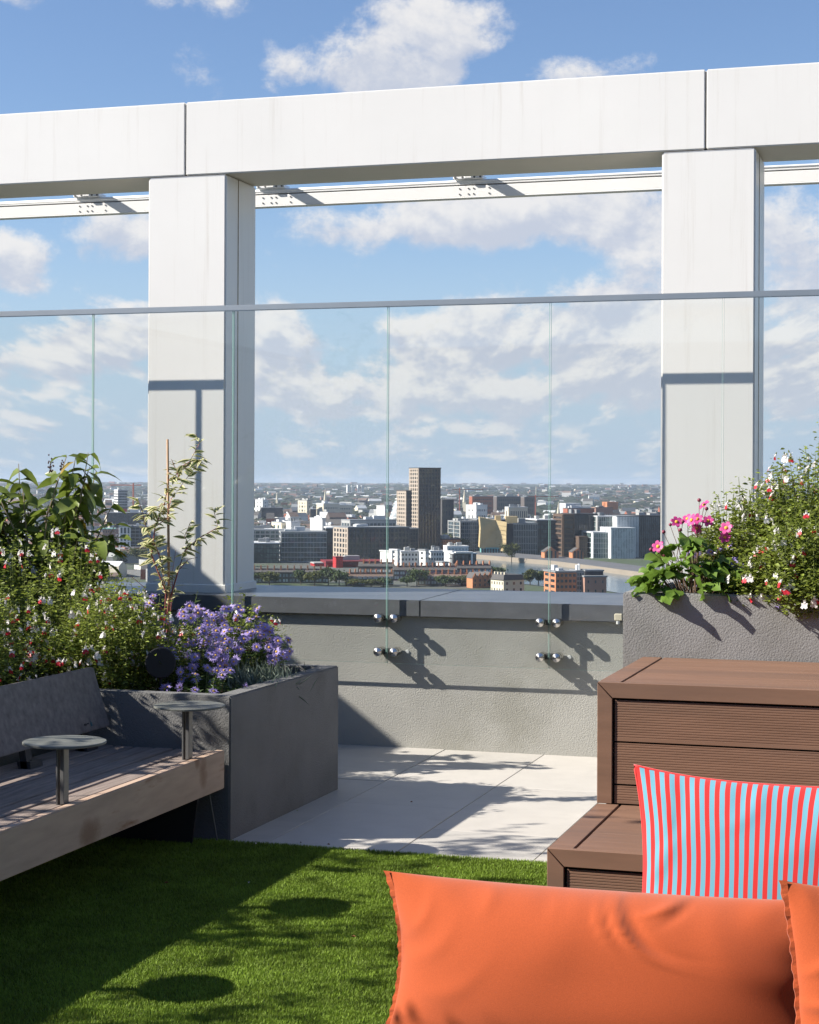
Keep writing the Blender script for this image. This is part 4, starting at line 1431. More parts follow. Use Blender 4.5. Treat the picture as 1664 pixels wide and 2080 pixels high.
def track():
    root = thing('track_rail', 'white steel track rail with clamps running under the beam', 'rail', (-3, 11.3, 3.4))
    Y = 11.3
    m = MB()
    for (y0, y1, z0, z1) in ((Y - .035, Y + .035, 3.4496, 3.4579), (Y - .006, Y + .006, 3.4579, 3.5380), (Y - .035, Y + .035, 3.5380, 3.5483)):
        m.box(-9, 5, y0, y1, z0, z1)
    m.box(-9, 5, Y - .034, Y - .0285, 3.4579, 3.5298)
    m.build('rail_beam', 'white_metal', root, bevel=.002)
    m = MB()
    m.tube([(-9, Y - .028, 3.5585), (5, Y - .028, 3.5585)], .011, 10)
    m.build('rail_lip', 'white_metal', root, smooth=True)
    for x in (-7.24, -5.815, -4.433, -3.046, -1.66, -.28, 1.11):
        c = MB()
        c.box(x - .10, x - .015, Y - .055, Y + .055, 3.5719, 3.5955)
        c.box(x + .025, x + .10, Y - .055, Y + .055, 3.5719, 3.5955)
        c.box(x - .02, x + .03, Y - .07, Y + .06, 3.5739, 3.6243)
        co = c.build('clamp', 'white_metal', root, bevel=.003)
        b = MB()
        for dx in (-.085, -.035, .045, .085):
            b.lathe((x + dx, Y - .060, 3.5832), (0, 1, 0), [(0, .007), (.012, .007)], 8)
        for dx in (-.06, .0, .035, .14):
            for z in (3.4753, 3.5113):
                b.lathe((x + dx, Y - .038, z), (0, 1, 0), [(0, .005), (.006, .005)], 8)
        b.build('bolt', 'post_metal', co, kind='stuff')
        a = MB()
        a.obox((x - .05, Y + .05, 3.6089), (.10, 0, 0), (0, -.02, .025), (0, -.48, .16))
        a.build('hanger_arm', 'white_metal', root)


track()


def planter_poly(name, label, poly, z, mat_, rim=.085, soil_z=.09, lip=.0):
    """hollow planter from an outline (counter-clockwise)"""
    n = len(poly)
    P = [Vector((x, y, 0)) for x, y in poly]
    inner = []
    for i in range(n):
        a, b, c = P[i - 1], P[i], P[(i + 1) % n]
        d1, d2 = (b - a).normalized(), (c - b).normalized()
        n1, n2 = Vector((-d1.y, d1.x, 0)), Vector((-d2.y, d2.x, 0))
        inner.append(b + (n1 + n2) * rim / (1 + n1.dot(n2)))
    root = thing(name, label, 'planter', (P[0].x, P[0].y, 0))
    m = MB()
    V = [(p.x, p.y, 0) for p in P] + [(p.x, p.y, z) for p in P] + [(p.x, p.y, z) for p in inner] + [(p.x, p.y, z - soil_z - .2) for p in inner]
    F = []
    for i in range(n):
        j = (i + 1) % n
        F += [(i, j, n + j, n + i), (n + i, n + j, 2 * n + j, 2 * n + i), (2 * n + i, 2 * n + j, 3 * n + j, 3 * n + i)]
    m.add(V, F)
    m.build('planter_wall', mat_, root, bevel=.006, seg=2)
    # soil: an uneven sheet
    from mathutils.geometry import tessellate_polygon
    s_ = MB()
    tri = tessellate_polygon([[Vector((p.x, p.y, 0)) for p in inner]])
    s_.add([(p.x, p.y, z - soil_z) for p in inner], [tuple(t) for t in tri])
    s_.build('soil', 'soil', root)
    return root


planter_poly('planter', 'dark grey roughcast planter on the left, wrapping round behind the bench',
             [(-6.6, 2.2), (-3.86, 2.2), (-3.86, 7.25), (-3.035, 7.25), (-3.02, 8.65), (-4.07, 8.65), (-4.07, 10.115), (-6.6, 10.115)], .635, 'stucco_planter')
planter_poly('planter', 'grey roughcast planter on the right behind the wooden steps', [(-1.335, 7.475), (1.9, 7.475), (1.9, 8.42), (-1.335, 8.42)], 1.118, 'stucco_light')


def bench():
    root = thing('bench', 'long weathered timber bench with tilted backrest beside the lawn', 'bench', (-3.4, 5, 0))
    y0, y1 = 1.6, 7.222
    fb = MB()
    fb.box(-3.088, -3.05, y0, y1, .234, .402)
    fb.build('front_board', 'teak_front', root, bevel=.004, seg=2)
    x = -3.098
    n = 7
    w = .084
    for i in range(n):
        s_ = MB()
        a = x - i * (w + .013)
        s_.box(a - w, a, y0 + .01, y1 - .006, .374, .398 + .0008 * (i % 3))
        s_.build('slat', 'teak_grey', root, bevel=.004)
    m = MB()
    for yy in (2.2, 3.4, 4.6, 5.8, 7.0):
        m.box(-3.76, -3.10, yy, yy + .05, .30, .372)
    m.build('frame', 'dark_steel', root)
    for yy in (2.2, 4.6, 7.12):
        l = MB()
        l.prism([(-3.12, yy, .30), (-3.16, yy, .0), (-3.70, yy, .0), (-3.74, yy, .30)], (0, .012, 0))
        l.build('leg', 'dark_steel', root)
    # thin rods of the end frame
    r = MB()
    r.tube([(-3.10, 7.16, .24), (-3.02 - .05, 7.19, .01)], .004, 6)
    r.build('brace', 'post_metal', root)
    b = MB()
    b.prism([(-3.600, y0, .485), (-3.628, y0, .480), (-3.712, y0, .742), (-3.684, y0, .747)], (0, 7.215 - y0, 0))
    bo = b.build('backrest', 'backrest_grey', root, bevel=.004, seg=2)
    for yy in (2.6, 4.4, 6.5, 7.0):
        k = MB()
        k.obox((-3.64, yy, .36), (.03, 0, 0), (0, .05, 0), (-.03, 0, .20))
        k.obox((-3.66, yy, .40), (.06, 0, 0), (0, .10, 0), (-.005, 0, .03))
        k.build('bracket', 'dark_steel', root)
    # maker's mark on the backrest: small dark smudge of lettering and upright teal bars
    fx = Vector((-3.598, 0, .485))
    up = Vector((-.084, 0, .262)).normalized()
    nr = Vector((up.z, 0, -up.x)) * .001

    def mark(yc, zc, wy, hz, m_):
        q = MB()
        p = Vector((-3.600, yc, .485)) + up * zc + nr * 1.5
        q.obox(p, (0, wy, 0), up * hz, nr)
        return q.build('maker_mark', m_, bo)
    mark(6.985, .030, .020, .009, 'logo_dark')
    mark(7.012, .033, .014, .006, 'logo_dark')
    for k in range(4):
        mark(7.038 + .0050 * k, .020 + .002 * (k % 2)  , .0028, (.016, .026, .020, .015)[k], 'logo_teal')


bench()


def table(x, y, label):
    root = thing('side_table', label, 'table', (x, y, .40), 'round side tables along the bench')
    m = MB()
    m.lathe((x, y, .620), (0, 0, 1), [(0, .146), (.002, .152), (.008, .152), (.010, .150)], 64)
    m.build('table_top', 'table_grey', root)
    m = MB()
    m.box(x - .008, x + .008, y - .020, y + .020, .40, .620)
    m.box(x - .025, x - .017, y - .020, y + .020, .37, .620)
    m.build('post', 'post_metal', root, bevel=.002)
    m = MB()
    m.box(x - .05, x + .05, y - .05, y + .05, .612, .6195)
    m.build('bracket', 'dark_steel', root)


table(-3.10, 6.955, 'round grey side table at the planter end of the bench')
table(-3.10, 5.845, 'round grey side table on the bench nearer the camera')
table(-3.10, 4.735, 'round grey side table on the bench just out of the picture at the left')


def deck():
    root = thing('deck_steps', 'brown composite timber seating steps with grooved risers', 'steps', (-1.2, 5.6, 0))
    XL, XR = -1.248, 2.6

    def tier(yf, yb, z0, z1, nt):
        c = MB()
        c.box(XL + .03, XR - .02, yf + .026, yb - .01, 0.0 if z0 > 0 else z0, z1 - .026)
        c.build('core', 'composite_dark', root)
        fw = .057
        # nosing with a mitred end, and the corner post below it
        m = MB()
        m.prism([(XL, yf, z1), (XL + fw, yf, z1 - fw), (XR, yf, z1 - fw), (XR, yf, z1)], (0, .024, 0))
        m.build('nosing', 'composite', root, bevel=.0015)
        m = MB()
        m.prism([(XL, yf, z1 - .002), (XL + fw - .002, yf, z1 - fw - .003), (XL + fw - .002, yf, z0), (XL, yf, z0)], (0, .024, 0))
        m.build('corner_post', 'composite', root, bevel=.0015)
        # left flank
        m = MB()
        m.box(XL, XL + .022, yf + .026, yb, z0, z1 - .026)
        m.build('side_panel', 'composite', root, bevel=.001)
        # top: border board along the left, then boards along the front
        m = MB()
        m.box(XL, XL + .082, yf + .0255, yb, z1 - .024, z1)
        m.build('border_board', 'composite', root, bevel=.002)
        w = (yb - yf - .0255) / nt
        for i in range(nt):
            m = MB()
            a = yf + .0255 + w * i
            m.box(XL + .090, XR, a + .001, a + w - .0015, z1 - .024, z1 - .0006 * (i % 2))
            m.build('top_board', 'composite', root, bevel=.002)
        # grooved riser boards
        zz = z1 - fw - .008
        while zz > z0 + .02:
            hb = min(.150, zz - z0 - .002)
            prof = [(zz, .012), (zz, .0)]
            z = zz - .004
            while z - .008 > zz - hb + .003:
                prof += [(z, 0), (z - .0006, .0011), (z - .0030, .0011), (z - .0036, 0)]
                z -= .0092
            prof += [(zz - hb, 0), (zz - hb, .012)]
            m = MB()
            m.prism([(XL + fw + .007, yf + .008 + dy, q) for q, dy in prof], (XR - XL - fw - .007, 0, 0))
            m.build('riser_board', 'composite', root)
            zz -= hb + .007
    tier(5.624, 6.470, .0, .400, 6)
    tier(6.465, 7.470, .402, .848, 7)
    # little bracket at the foot of the upper riser
    m = MB()
    m.box(-.985, -.955, 6.44, 6.463, .401, .418)
    m.box(-1.01, -.985, 6.45, 6.455, .401, .407)
    m.build('bracket', 'dark_steel', root)


deck()


def lawn():
    m = MB()
    m.box(-3.84, 4.0, 1.2, 7.219, -.03, -.001)
    tag(m.build('lawn_base', 'turf_soil'), kind='structure')
    rr = np.random.default_rng(3)

    def patch(n, x0, x1, y0, y1):
        return np.stack([rr.uniform(x0, x1, n), rr.uniform(y0, y1, n), np.zeros(n)], 1)
    p = np.concatenate([patch(520000, -3.80, -.9, 4.55, 7.225), patch(40000, -3.8, 2.0, 3.2, 4.55), patch(8000, -.9, 2.0, 4.55, 5.6)])
    n = len(p)
    hgt = rr.uniform(.009, .017, n)
    az = rr.uniform(0, 6.28, n)
    lean = rr.uniform(.15, .75, n)
    R = np.zeros((n, 3, 3))
    ca, sa = np.cos(az), np.sin(az)
    wd = rr.uniform(.0009, .0016, n)
    # local x = blade width, local y = leaning, local z = up
    R[:, 0, 0] = ca * wd
    R[:, 1, 0] = sa * wd
    R[:, 0, 1] = -sa * hgt * lean
    R[:, 1, 1] = ca * hgt * lean
    # pile brushed towards the camera side
    R[:, 1, 1] -= hgt * .18
    R[:, 2, 2] = hgt
    M = np.concatenate([R, p[:, :, None]], axis=2)
    tv = [(-1, 0, 0), (1, 0, 0), (.75, .45, .62), (-.75, .45, .62), (0, 1.05, 1.0)]
    tag(batch('grass', tv, [(0, 1, 2, 3), (3, 2, 4)], M, 'grass'), 'short bright green artificial turf in front of the bench', 'grass')


lawn()


def litter():
    rr = random.Random(8)
    sp = [(-2.55, 7.18, 'dry_leaf'), (-1.98, 6.9, 'dry_leaf'), (-2.72, 7.3, 'seed_brown'), (-2.05, 6.62, 'petal_litter'), (-1.72, 6.0, 'dry_leaf'), (-1.35, 6.95, 'petal_litter'),
          (-2.6, 6.4, 'petal_litter'), (-2.85, 7.1, 'petal_litter'), (-3.0, 8.0, 'sage_leaf'), (-2.55, 8.4, 'dry_leaf'), (-2.9, 6.3, 'dry_leaf'), (-1.95, 5.75, 'dry_leaf')]
    me = {}
    labs = {'dry_leaf': 'tiny dry brown leaf fallen on the turf or paving', 'seed_brown': 'tiny dark seed husk on the paving edge', 'petal_litter': 'tiny pale fallen petal on the turf', 'sage_leaf': 'tiny green leaf fallen by the planter foot'}
    for x, y, m_ in sp:
        q = MB()
        s_ = rr.uniform(.008, .014)
        a = rr.uniform(0, 6.28)
        c, sn = math.cos(a) * s_, math.sin(a) * s_
        z = .028 if y < 7.2 else .002
        q.add([(x - c, y - sn, z), (x + sn * .5, y - c * .5, z + .004), (x + c, y + sn, z), (x - sn * .5, y + c * .5, z + .005), (x, y, z - .001)],
              [(0, 1, 4), (1, 2, 4), (2, 3, 4), (3, 0, 4)])
        tag(q.build('fallen_leaf', m_, origin=(x, y, z)), labs[m_], 'leaf', 'fallen ' + m_.replace('_', ' '))


litter()


# ------------------------------------------------------------------ cushions
def cushion(name, label, cx, cy, cz, W, H, T, tilt, mat_, yaw=0.0, seed=1, corner=.9, wr=None, edge=None, pinch=.07, pinchx=None):
    pinchx = pinch if pinchx is None else pinchx
    root = thing(name, label, 'cushion', (cx, cy, 0))
    rr = np.random.default_rng(seed)
    n = 96
    ph = rr.uniform(0, 6.28, 12)
    R = Matrix.Rotation(yaw, 3, 'Z') @ Matrix.Rotation(tilt, 3, 'X')

    def pt(s, t, side):
        ax, at = abs(s), abs(t)
        # seams pulled in between the corners
        w = W / 2 * (1 - pinchx * (1 - at ** 2.0))
        h = H / 2 * (1 - pinch * 1.0 * (1 - ax ** 2.6))
        x, z = s * w, t * h
        f = max(0.0, (1 - ax ** 2.6)) ** .62 * max(0.0, (1 - at ** 2.6)) ** .62
        y = -side * T / 2 * f
        if side > 0:
            # gathers running in from the seams
            e = math.exp(-((1 - at) / .22) ** 2) * (1 - at ** 8)
            y += e * .004 * math.sin(s * 17 + ph[0]) + e * .003 * math.sin(s * 31 + ph[1])
            e2 = math.exp(-((1 - ax) / .14) ** 2) * (1 - ax ** 8)
            y += e2 * .005 * math.sin(t * 13 + ph[2] + s * 6)
            y += .004 * math.sin(s * 4.1 + ph[3]) * math.sin(t * 3.7 + ph[4]) * f
        if wr:
            for (ws, wt, wl, ww, ang, amp) in wr:
                dx, dz = (s - ws) * W / 2, (t - wt) * H / 2
                a = dx * math.cos(ang) + dz * math.sin(ang)
                b = -dx * math.sin(ang) + dz * math.cos(ang) - 3.0 * a * a
                y += side * amp * math.exp(-(a / wl) ** 2) * math.exp(-(b / ww) ** 2)
        return Vector((x, y, z))
    V, F, UVs = [], [], []
    for side in (1, -1):
        for j in range(n + 1):
            for i in range(n + 1):
                s, t = -1 + 2 * i / n, -1 + 2 * j / n
                # bunch samples towards the seams
                s = math.copysign(1 - (1 - abs(s)) ** 1.35, s)
                t = math.copysign(1 - (1 - abs(t)) ** 1.35, t)
                V.append(pt(s, t, side))
                UVs.append((s * .5 + .5, t * .5 + .5))
    N1 = (n + 1) ** 2
    for j in range(n):
        for i in range(n):
            a = j * (n + 1) + i
            F.append((a, a + 1, a + n + 2, a + n + 1))
            F.append((N1 + a, N1 + a + n + 1, N1 + a + n + 2, N1 + a + 1))
    C = Vector((cx, cy, cz))
    me = bpy.data.meshes.new('cover')
    me.from_pydata([tuple(R @ v + C - Vector((cx, cy, 0))) for v in V], [], F)
    uv = me.uv_layers.new(name='UVMap')
    for lp in me.loops:
        uv.data[lp.index].uv = UVs[lp.vertex_index]
    me.materials.append(MATS[mat_])
    me.polygons.foreach_set('use_smooth', [True] * len(me.polygons))
    me.update()
    o = bpy.data.objects.new('cover', me)
    COL.objects.link(o)
    o.parent = root
    # seam: a stitched flange or piping round the outline
    out = []
    k = 60
    for (a0, a1, fx) in (((-1, -1), (1, -1), 0), ((1, -1), (1, 1), 1), ((1, 1), (-1, 1), 0), ((-1, 1), (-1, -1), 1)):
        for i in range(k):
            f = i / k
            s, t = a0[0] + (a1[0] - a0[0]) * f, a0[1] + (a1[1] - a0[1]) * f
            p = pt(s, t, 1) * 1.0
            p.y = 0
            out.append(p)
    m = MB()
    if edge == 'piping':
        q = [R @ p + C for p in out]
        m.tube(q + [q[0]], .0042, 6, cap=False)
        m.build('piping', 'red_piping', root, smooth=True)
    else:
        # flange, thin and slightly wavy with stitch dimples
        Vv, Ff = [], []
        cen = Vector((0, 0, 0))
        for i, p in enumerate(out):
            dirv = Vector((p.x / (W / 2), 0, p.z / (H / 2)))
            dirv = Vector((p.x, 0, 0)).normalized() if abs(p.x) / (W / 2) > abs(p.z) / (H / 2) else Vector((0, 0, p.z)).normalized()
            wv = .0012 * math.sin(i * 1.9) + .0015 * math.sin(i * .7)
            for (dd, th) in ((-.008, .007), (.009 + .0022 * math.sin(i * 1.55), .003)):
                for sd in (-1, 1):
                    v = p + dirv * dd + Vector((0, sd * th + wv * (1 if dd > 0 else .3), 0))
                    Vv.append(R @ v + C)
        L = len(out)
        for i in range(L):
            j = (i + 1) % L
            if (i // k) % 2 == 0:
                continue
            a, b = i * 4, j * 4
            Ff += [(a, b, b + 2, a + 2), (a + 3, b + 3, b + 1, a + 1), (a + 2, b + 2, b + 3, a + 3)]
        m.add(Vv, Ff)
        m.build('flange', mat_, root, smooth=False, kind='stuff')
    return root


cushion('striped_cushion', 'red and light blue striped cushion standing behind the orange ones', -.482, 5.40, .353, .93, .715, .20, math.radians(-11), 'stripe_fabric', yaw=-.05, seed=4, edge='piping', pinch=.10,
        wr=[(-.80, .35, .16, .030, 1.35, -.007), (-.70, .60, .12, .026, 1.2, .004), (-.88, -.05, .18, .026, 1.5, -.006), (-.2, .75, .09, .03, 1.0, -.005), (.25, .55, .14, .05, .9, -.004)])
cushion('orange_cushion', 'big orange floor cushion filling the lower right of the picture', -.886, 4.68, .250, 1.235, .505, .28, math.radians(-13), 'orange_fabric', yaw=.02, seed=9, pinch=.050, pinchx=.095,
        wr=[(.10, .60, .12, .011, -1.0, -.014), (.19, .56, .11, .014, -.8, .010), (.00, .70, .08, .010, -1.3, -.010), (.28, .84, .05, .012, .6, -.011), (.35, .80, .05, .012, .9, .008),
            (-.80, .2, .10, .026, .5, -.004), (-.74, -.25, .12, .03, .15, -.004), (-.84, .55, .07, .018, .9, -.004), (-.30, .1, .22, .08, .5, -.004), (.62, .3, .14, .05, -.6, -.005), (-.5, .84, .05, .016, 1.3, -.004), (-.2, .86, .05, .014, 1.6, -.004)])
cushion('orange_cushion', 'second orange cushion cut off by the right edge of the picture', -.045, 4.42, .312, .68, .63, .22, math.radians(-12), 'orange_fabric', yaw=.30, seed=12, pinch=.08,
        wr=[(-.7, .5, .09, .014, .9, -.012), (-.75, .1, .12, .014, .3, -.010)])


# ------------------------------------------------------------------ plants
def leaf_mesh(L, W, bend=.25, fold=.18, n=4, tip=.75):
    """leaf along +Y: midrib and two edges"""
    V, F = [], []
    for i in range(n + 1):
        f = i / n
        w = W * .5 * (math.sin(math.pi * min(1, f ** tip)) ** .8) if 0 < f < 1 else 0.0
        y = L * f
        z = -bend * L * f * f
        V += [(-w, y, z + fold * w), (0, y, z), (w, y, z + fold * w)]
    for i in range(n):
        a = i * 3
        F += [(a, a + 1, a + 4, a + 3), (a + 1, a + 2, a + 5, a + 4)]
    return V, F


def leaf_data(name, L, W, m_, bend=.25, fold=.18, n=4, tip=.75):
    V, F = leaf_mesh(L, W, bend, fold, n, tip)
    b = MB()
    b.add(V, F)
    return b.mesh(name, m_, smooth=True)


# sage flower: white hood and tube, red lower lip
def sage_flower_mesh(red=True):
    b = MB()
    b.tube([(0, 0, .012), (0, .006, .006), (0, .011, .001)], [.0018, .0032, .0042], 5, 0, cap=True)
    b.add([(-.004, .006, .006), (.004, .006, .006), (.0035, .013, .013), (-.0035, .013, .013)], [(0, 1, 2, 3)], 0)
    lo = 1 if red else 0
    for s_ in (-1, 1):
        b.add([(0, .010, .001), (s_ * .0075, .012, -.001), (s_ * .0105, .015, -.009), (s_ * .004, .017, -.013), (0, .015, -.009)], [(0, 1, 2, 3, 4)], lo)
        b.add([(s_ * .002, .009, .003), (s_ * .009, .010, .004), (s_ * .0085, .013, -.002), (s_ * .002, .011, -.001)], [(0, 1, 2, 3)], 0)
    b.tube([(0, -.002, .016), (0, 0, .012), (0, .003, .009)], [.0012, .003, .0024], 5, 2)
    return b.mesh('flower', ['flower_white', 'flower_red', 'sage_stem'], smooth=False)


SAGE = [sage_flower_mesh(True), sage_flower_mesh(False)]


def sage(label, cx, cy, z0, rx, ry, H, nst, nfl, seed, group, leafm='sage_leaf', lean=(0, 0), skew=1.0, red=.5, droop=0.0):
    rr = np.random.default_rng(seed)
    root = thing('sage_bush', label, 'plant', (cx, cy, z0), group)
    stems = MB()
    P, D, S = [], [], []
    tips = []
    for k in range(nst):
        a = rr.uniform(0, 2 * math.pi)
        r = math.sqrt(rr.random())
        base = np.array([cx + math.cos(a) * r * rx * .55, cy + math.sin(a) * r * ry * .55, z0])
        hh = H * (1.0 - .55 * r ** 2.2) * rr.uniform(.62, 1.06)
        top = np.array([cx + math.cos(a) * r * rx + lean[0] * hh, cy + math.sin(a) * r * ry + lean[1] * hh, z0 + hh])
        mid = (base + top) / 2 + np.array([math.cos(a) * .05, math.sin(a) * .05, .04]) + rr.normal(0, .02, 3)
        if droop and r > .75:
            top[2] -= droop * rr.random()
        q = [base]
        for f in (.25, .5, .75, 1.0):
            q.append(base * (1 - f) ** 2 + mid * 2 * f * (1 - f) + top * f * f)
        if rr.random() < .75:
            stems.tube([tuple(v) for v in q], [.0028, .0024, .002, .0016, .001], 4, cap=False)
        tips.append((q[-1], q[-1] - q[-2], r, hh / H))
        nl = int(rr.uniform(34, 52))
        fs = rr.random(nl) ** .75 * .88 + .12
        for f in fs:
            c = base * (1 - f) ** 2 + mid * 2 * f * (1 - f) + top * f * f
            P.append(c + rr.normal(0, .018, 3))
            al = rr.uniform(0, 6.28)
            D.append([math.cos(al), math.sin(al), rr.uniform(-.15, .7)])
            S.append(rr.uniform(.6, 1.25))
    n = len(P)
    P, D, S = np.array(P), np.array(D), np.array(S)
    R = rotmats(n, D, rr.uniform(-.8, .8, n)) * S[:, None, None]
    M = np.concatenate([R, P[:, :, None]], axis=2)
    tv = [(0, 0, 0), (.0062, .008, .0015), (.0055, .016, 0), (0, .022, -.004), (-.0055, .016, 0), (-.0062, .008, .0015)]
    batch('foliage', tv, [(0, 1, 2, 3), (0, 3, 4, 5)], M, leafm, root)
    stems.build('stems', 'sage_stem', root, kind='stuff')
    outer = [i for i in range(len(tips)) if tips[i][2] > .62 or tips[i][3] > .8]     # blooms sit on the outside of the bush
    order = outer if outer else list(range(len(tips)))
    cnt = 0
    while cnt < nfl:
        p, dv = tips[order[rr.integers(0, len(order))]][:2]
        dv = dv / (np.linalg.norm(dv) + 1e-9)
        dep = rr.random() ** 1.4 * .16
        c = p - dv * dep
        for k in range(rr.integers(1, 4)):
            if cnt >= nfl:
                break
            al = rr.uniform(0, 6.28)
            off = np.array([math.cos(al), math.sin(al), rr.uniform(-.3, .3)]) * .024
            q = look_quat((math.cos(al), math.sin(al), rr.uniform(-.5, .1)))
            inst('flower', SAGE[0 if rr.random() < red else 1], root, c + off, q, rr.uniform(1.05, 1.6))
            cnt += 1
    return root


G1 = 'red and white flowered sage bushes'
sage('sage bush with small red and white flowers behind the bench backrest', -4.36, 6.85, .545, .50, .85, .70, 360, 280, 31, G1)
sage('tall sage bush with red and white flowers under the big leaved shrub', -4.50, 8.15, .545, .62, .62, .78, 360, 250, 32, G1, red=.45)
sage('low sage bush with white and red flowers left of the purple asters', -3.78, 7.62, .545, .34, .32, .58, 230, 150, 33, G1, red=.4)
sage('sparse sage sprigs with red and white flowers leaning over the asters', -3.62, 8.35, .545, .36, .28, .46, 70, 34, 34, G1, lean=(.35, 0), red=.7)
sage('large sage bush with red and white flowers in the right planter', -.43, 7.95, 1.03, .48, .42, .80, 500, 298, 35, G1, red=.45)
sage('sage bush with white flowers spilling over the rim of the right planter', -.52, 7.58, 1.03, .38, .24, .46, 300, 240, 36, G1, red=.35, droop=.14)
sage('low airy sage behind the pink anemones', -.80, 7.98, 1.03, .34, .26, .58, 320, 130, 37, G1, red=.3)


def aster_mesh():
    b = MB()
    np_ = 19
    for k in range(np_):
        a = 2 * math.pi * k / np_ + .1 * math.sin(k * 5)
        c, s_ = math.cos(a), math.sin(a)
        r0, r1, r2 = .004, .013, .0215 + .002 * math.sin(k * 3.3)
        w = .0021
        z = .0035 * math.sin(k * 2.1)
        V = []
        for r, ww, zz in ((r0, w * .6, 0.), (r1, w, .002), (r2, w * .35, z - .001)):
            V += [(c * r - s_ * ww, zz, s_ * r + c * ww), (c * r + s_ * ww, zz, s_ * r - c * ww)]
        b.add(V, [(0, 1, 3, 2), (2, 3, 5, 4)], 0)
    b.lathe((0, .0, 0), (0, 1, 0), [(-.004, .003), (0, .0052), (.003, .0046), (.0045, .002)], 8, 1)
    return b.mesh('flower', ['aster_petal', 'aster_eye'])


ASTER = aster_mesh()


def aster(label, cx, cy, z0, rx, ry, H, nst, nfl, seed, group='purple aster plants', face=(.35, -.75, .55)):
    rr = np.random.default_rng(seed)
    root = thing('aster_plant', label, 'plant', (cx, cy, z0), group)
    stems = MB()
    P, D, S, tips = [], [], [], []
    for k in range(nst):
        a = rr.uniform(0, 6.28)
        r = math.sqrt(rr.random())
        base = np.array([cx + math.cos(a) * r * rx * .4, cy + math.sin(a) * r * ry * .4, z0])
        hh = H * (1 - .5 * r * r) * rr.uniform(.6, 1.05)
        top = np.array([cx + math.cos(a) * r * rx, cy + math.sin(a) * r * ry, z0 + hh])
        mid = (base + top) / 2 + [0, 0, .03]
        q = [base * (1 - f) ** 2 + mid * 2 * f * (1 - f) + top * f * f for f in (0, .33, .66, 1)]
        stems.tube([tuple(v) for v in q], [.0025, .002, .0016, .001], 4, cap=False)
        tips.append(top)
        for _ in range(26):
            f = rr.uniform(.1, .97)
            P.append(base * (1 - f) ** 2 + mid * 2 * f * (1 - f) + top * f * f)
            al = rr.uniform(0, 6.28)
            D.append([math.cos(al), math.sin(al), rr.uniform(-.1, .8)])
            S.append(rr.uniform(.7, 1.3))
    n = len(P)
    R = rotmats(n, np.array(D), rr.uniform(-.5, .5, n)) * np.array(S)[:, None, None]
    M = np.concatenate([R, np.array(P)[:, :, None]], axis=2)
    tv = [(0, 0, 0), (.0040, .014, .001), (0, .036, -.006), (-.0040, .014, .001)]
    batch('foliage', tv, [(0, 1, 2, 3)], M, 'aster_leaf', root)
    stems.build('stems', 'sage_stem', root, kind='stuff')
    for k in range(nfl):
        t = tips[k % len(tips)] + rr.normal(0, .022, 3) * (0 if k < len(tips) else 1) + np.array([0, 0, .004])
        dv = np.array(face) * rr.uniform(.4, 1.2) + rr.normal(0, .42, 3) + (t - np.array([cx, cy, z0])) * 1.2
        inst('flower', ASTER, root, t, look_quat(dv, rr.uniform(0, 6.28)), rr.uniform(.95, 1.4))
    return root


aster('purple aster clump under the staked plant', -3.50, 7.80, .545, .27, .22, .42, 60, 96, 41)
aster('purple aster clump above the right rim of the left planter', -3.40, 8.20, .545, .29, .24, .40, 84, 140, 42)
aster('low purple asters at the front rim by the table', -3.30, 7.56, .545, .20, .16, .20, 22, 20, 43)
aster('scattered purple asters among the sage behind the cane', -3.85, 8.35, .545, .34, .26, .56, 26, 22, 44)
aster('mauve asters behind the pink anemones in the right planter', -.92, 7.84, 1.03, .22, .20, .34, 30, 32, 45, face=(0, -.4, .8))
aster('few mauve asters hanging over the right planter rim', -.86, 7.53, 1.03, .30, .05, .10, 9, 8, 46)


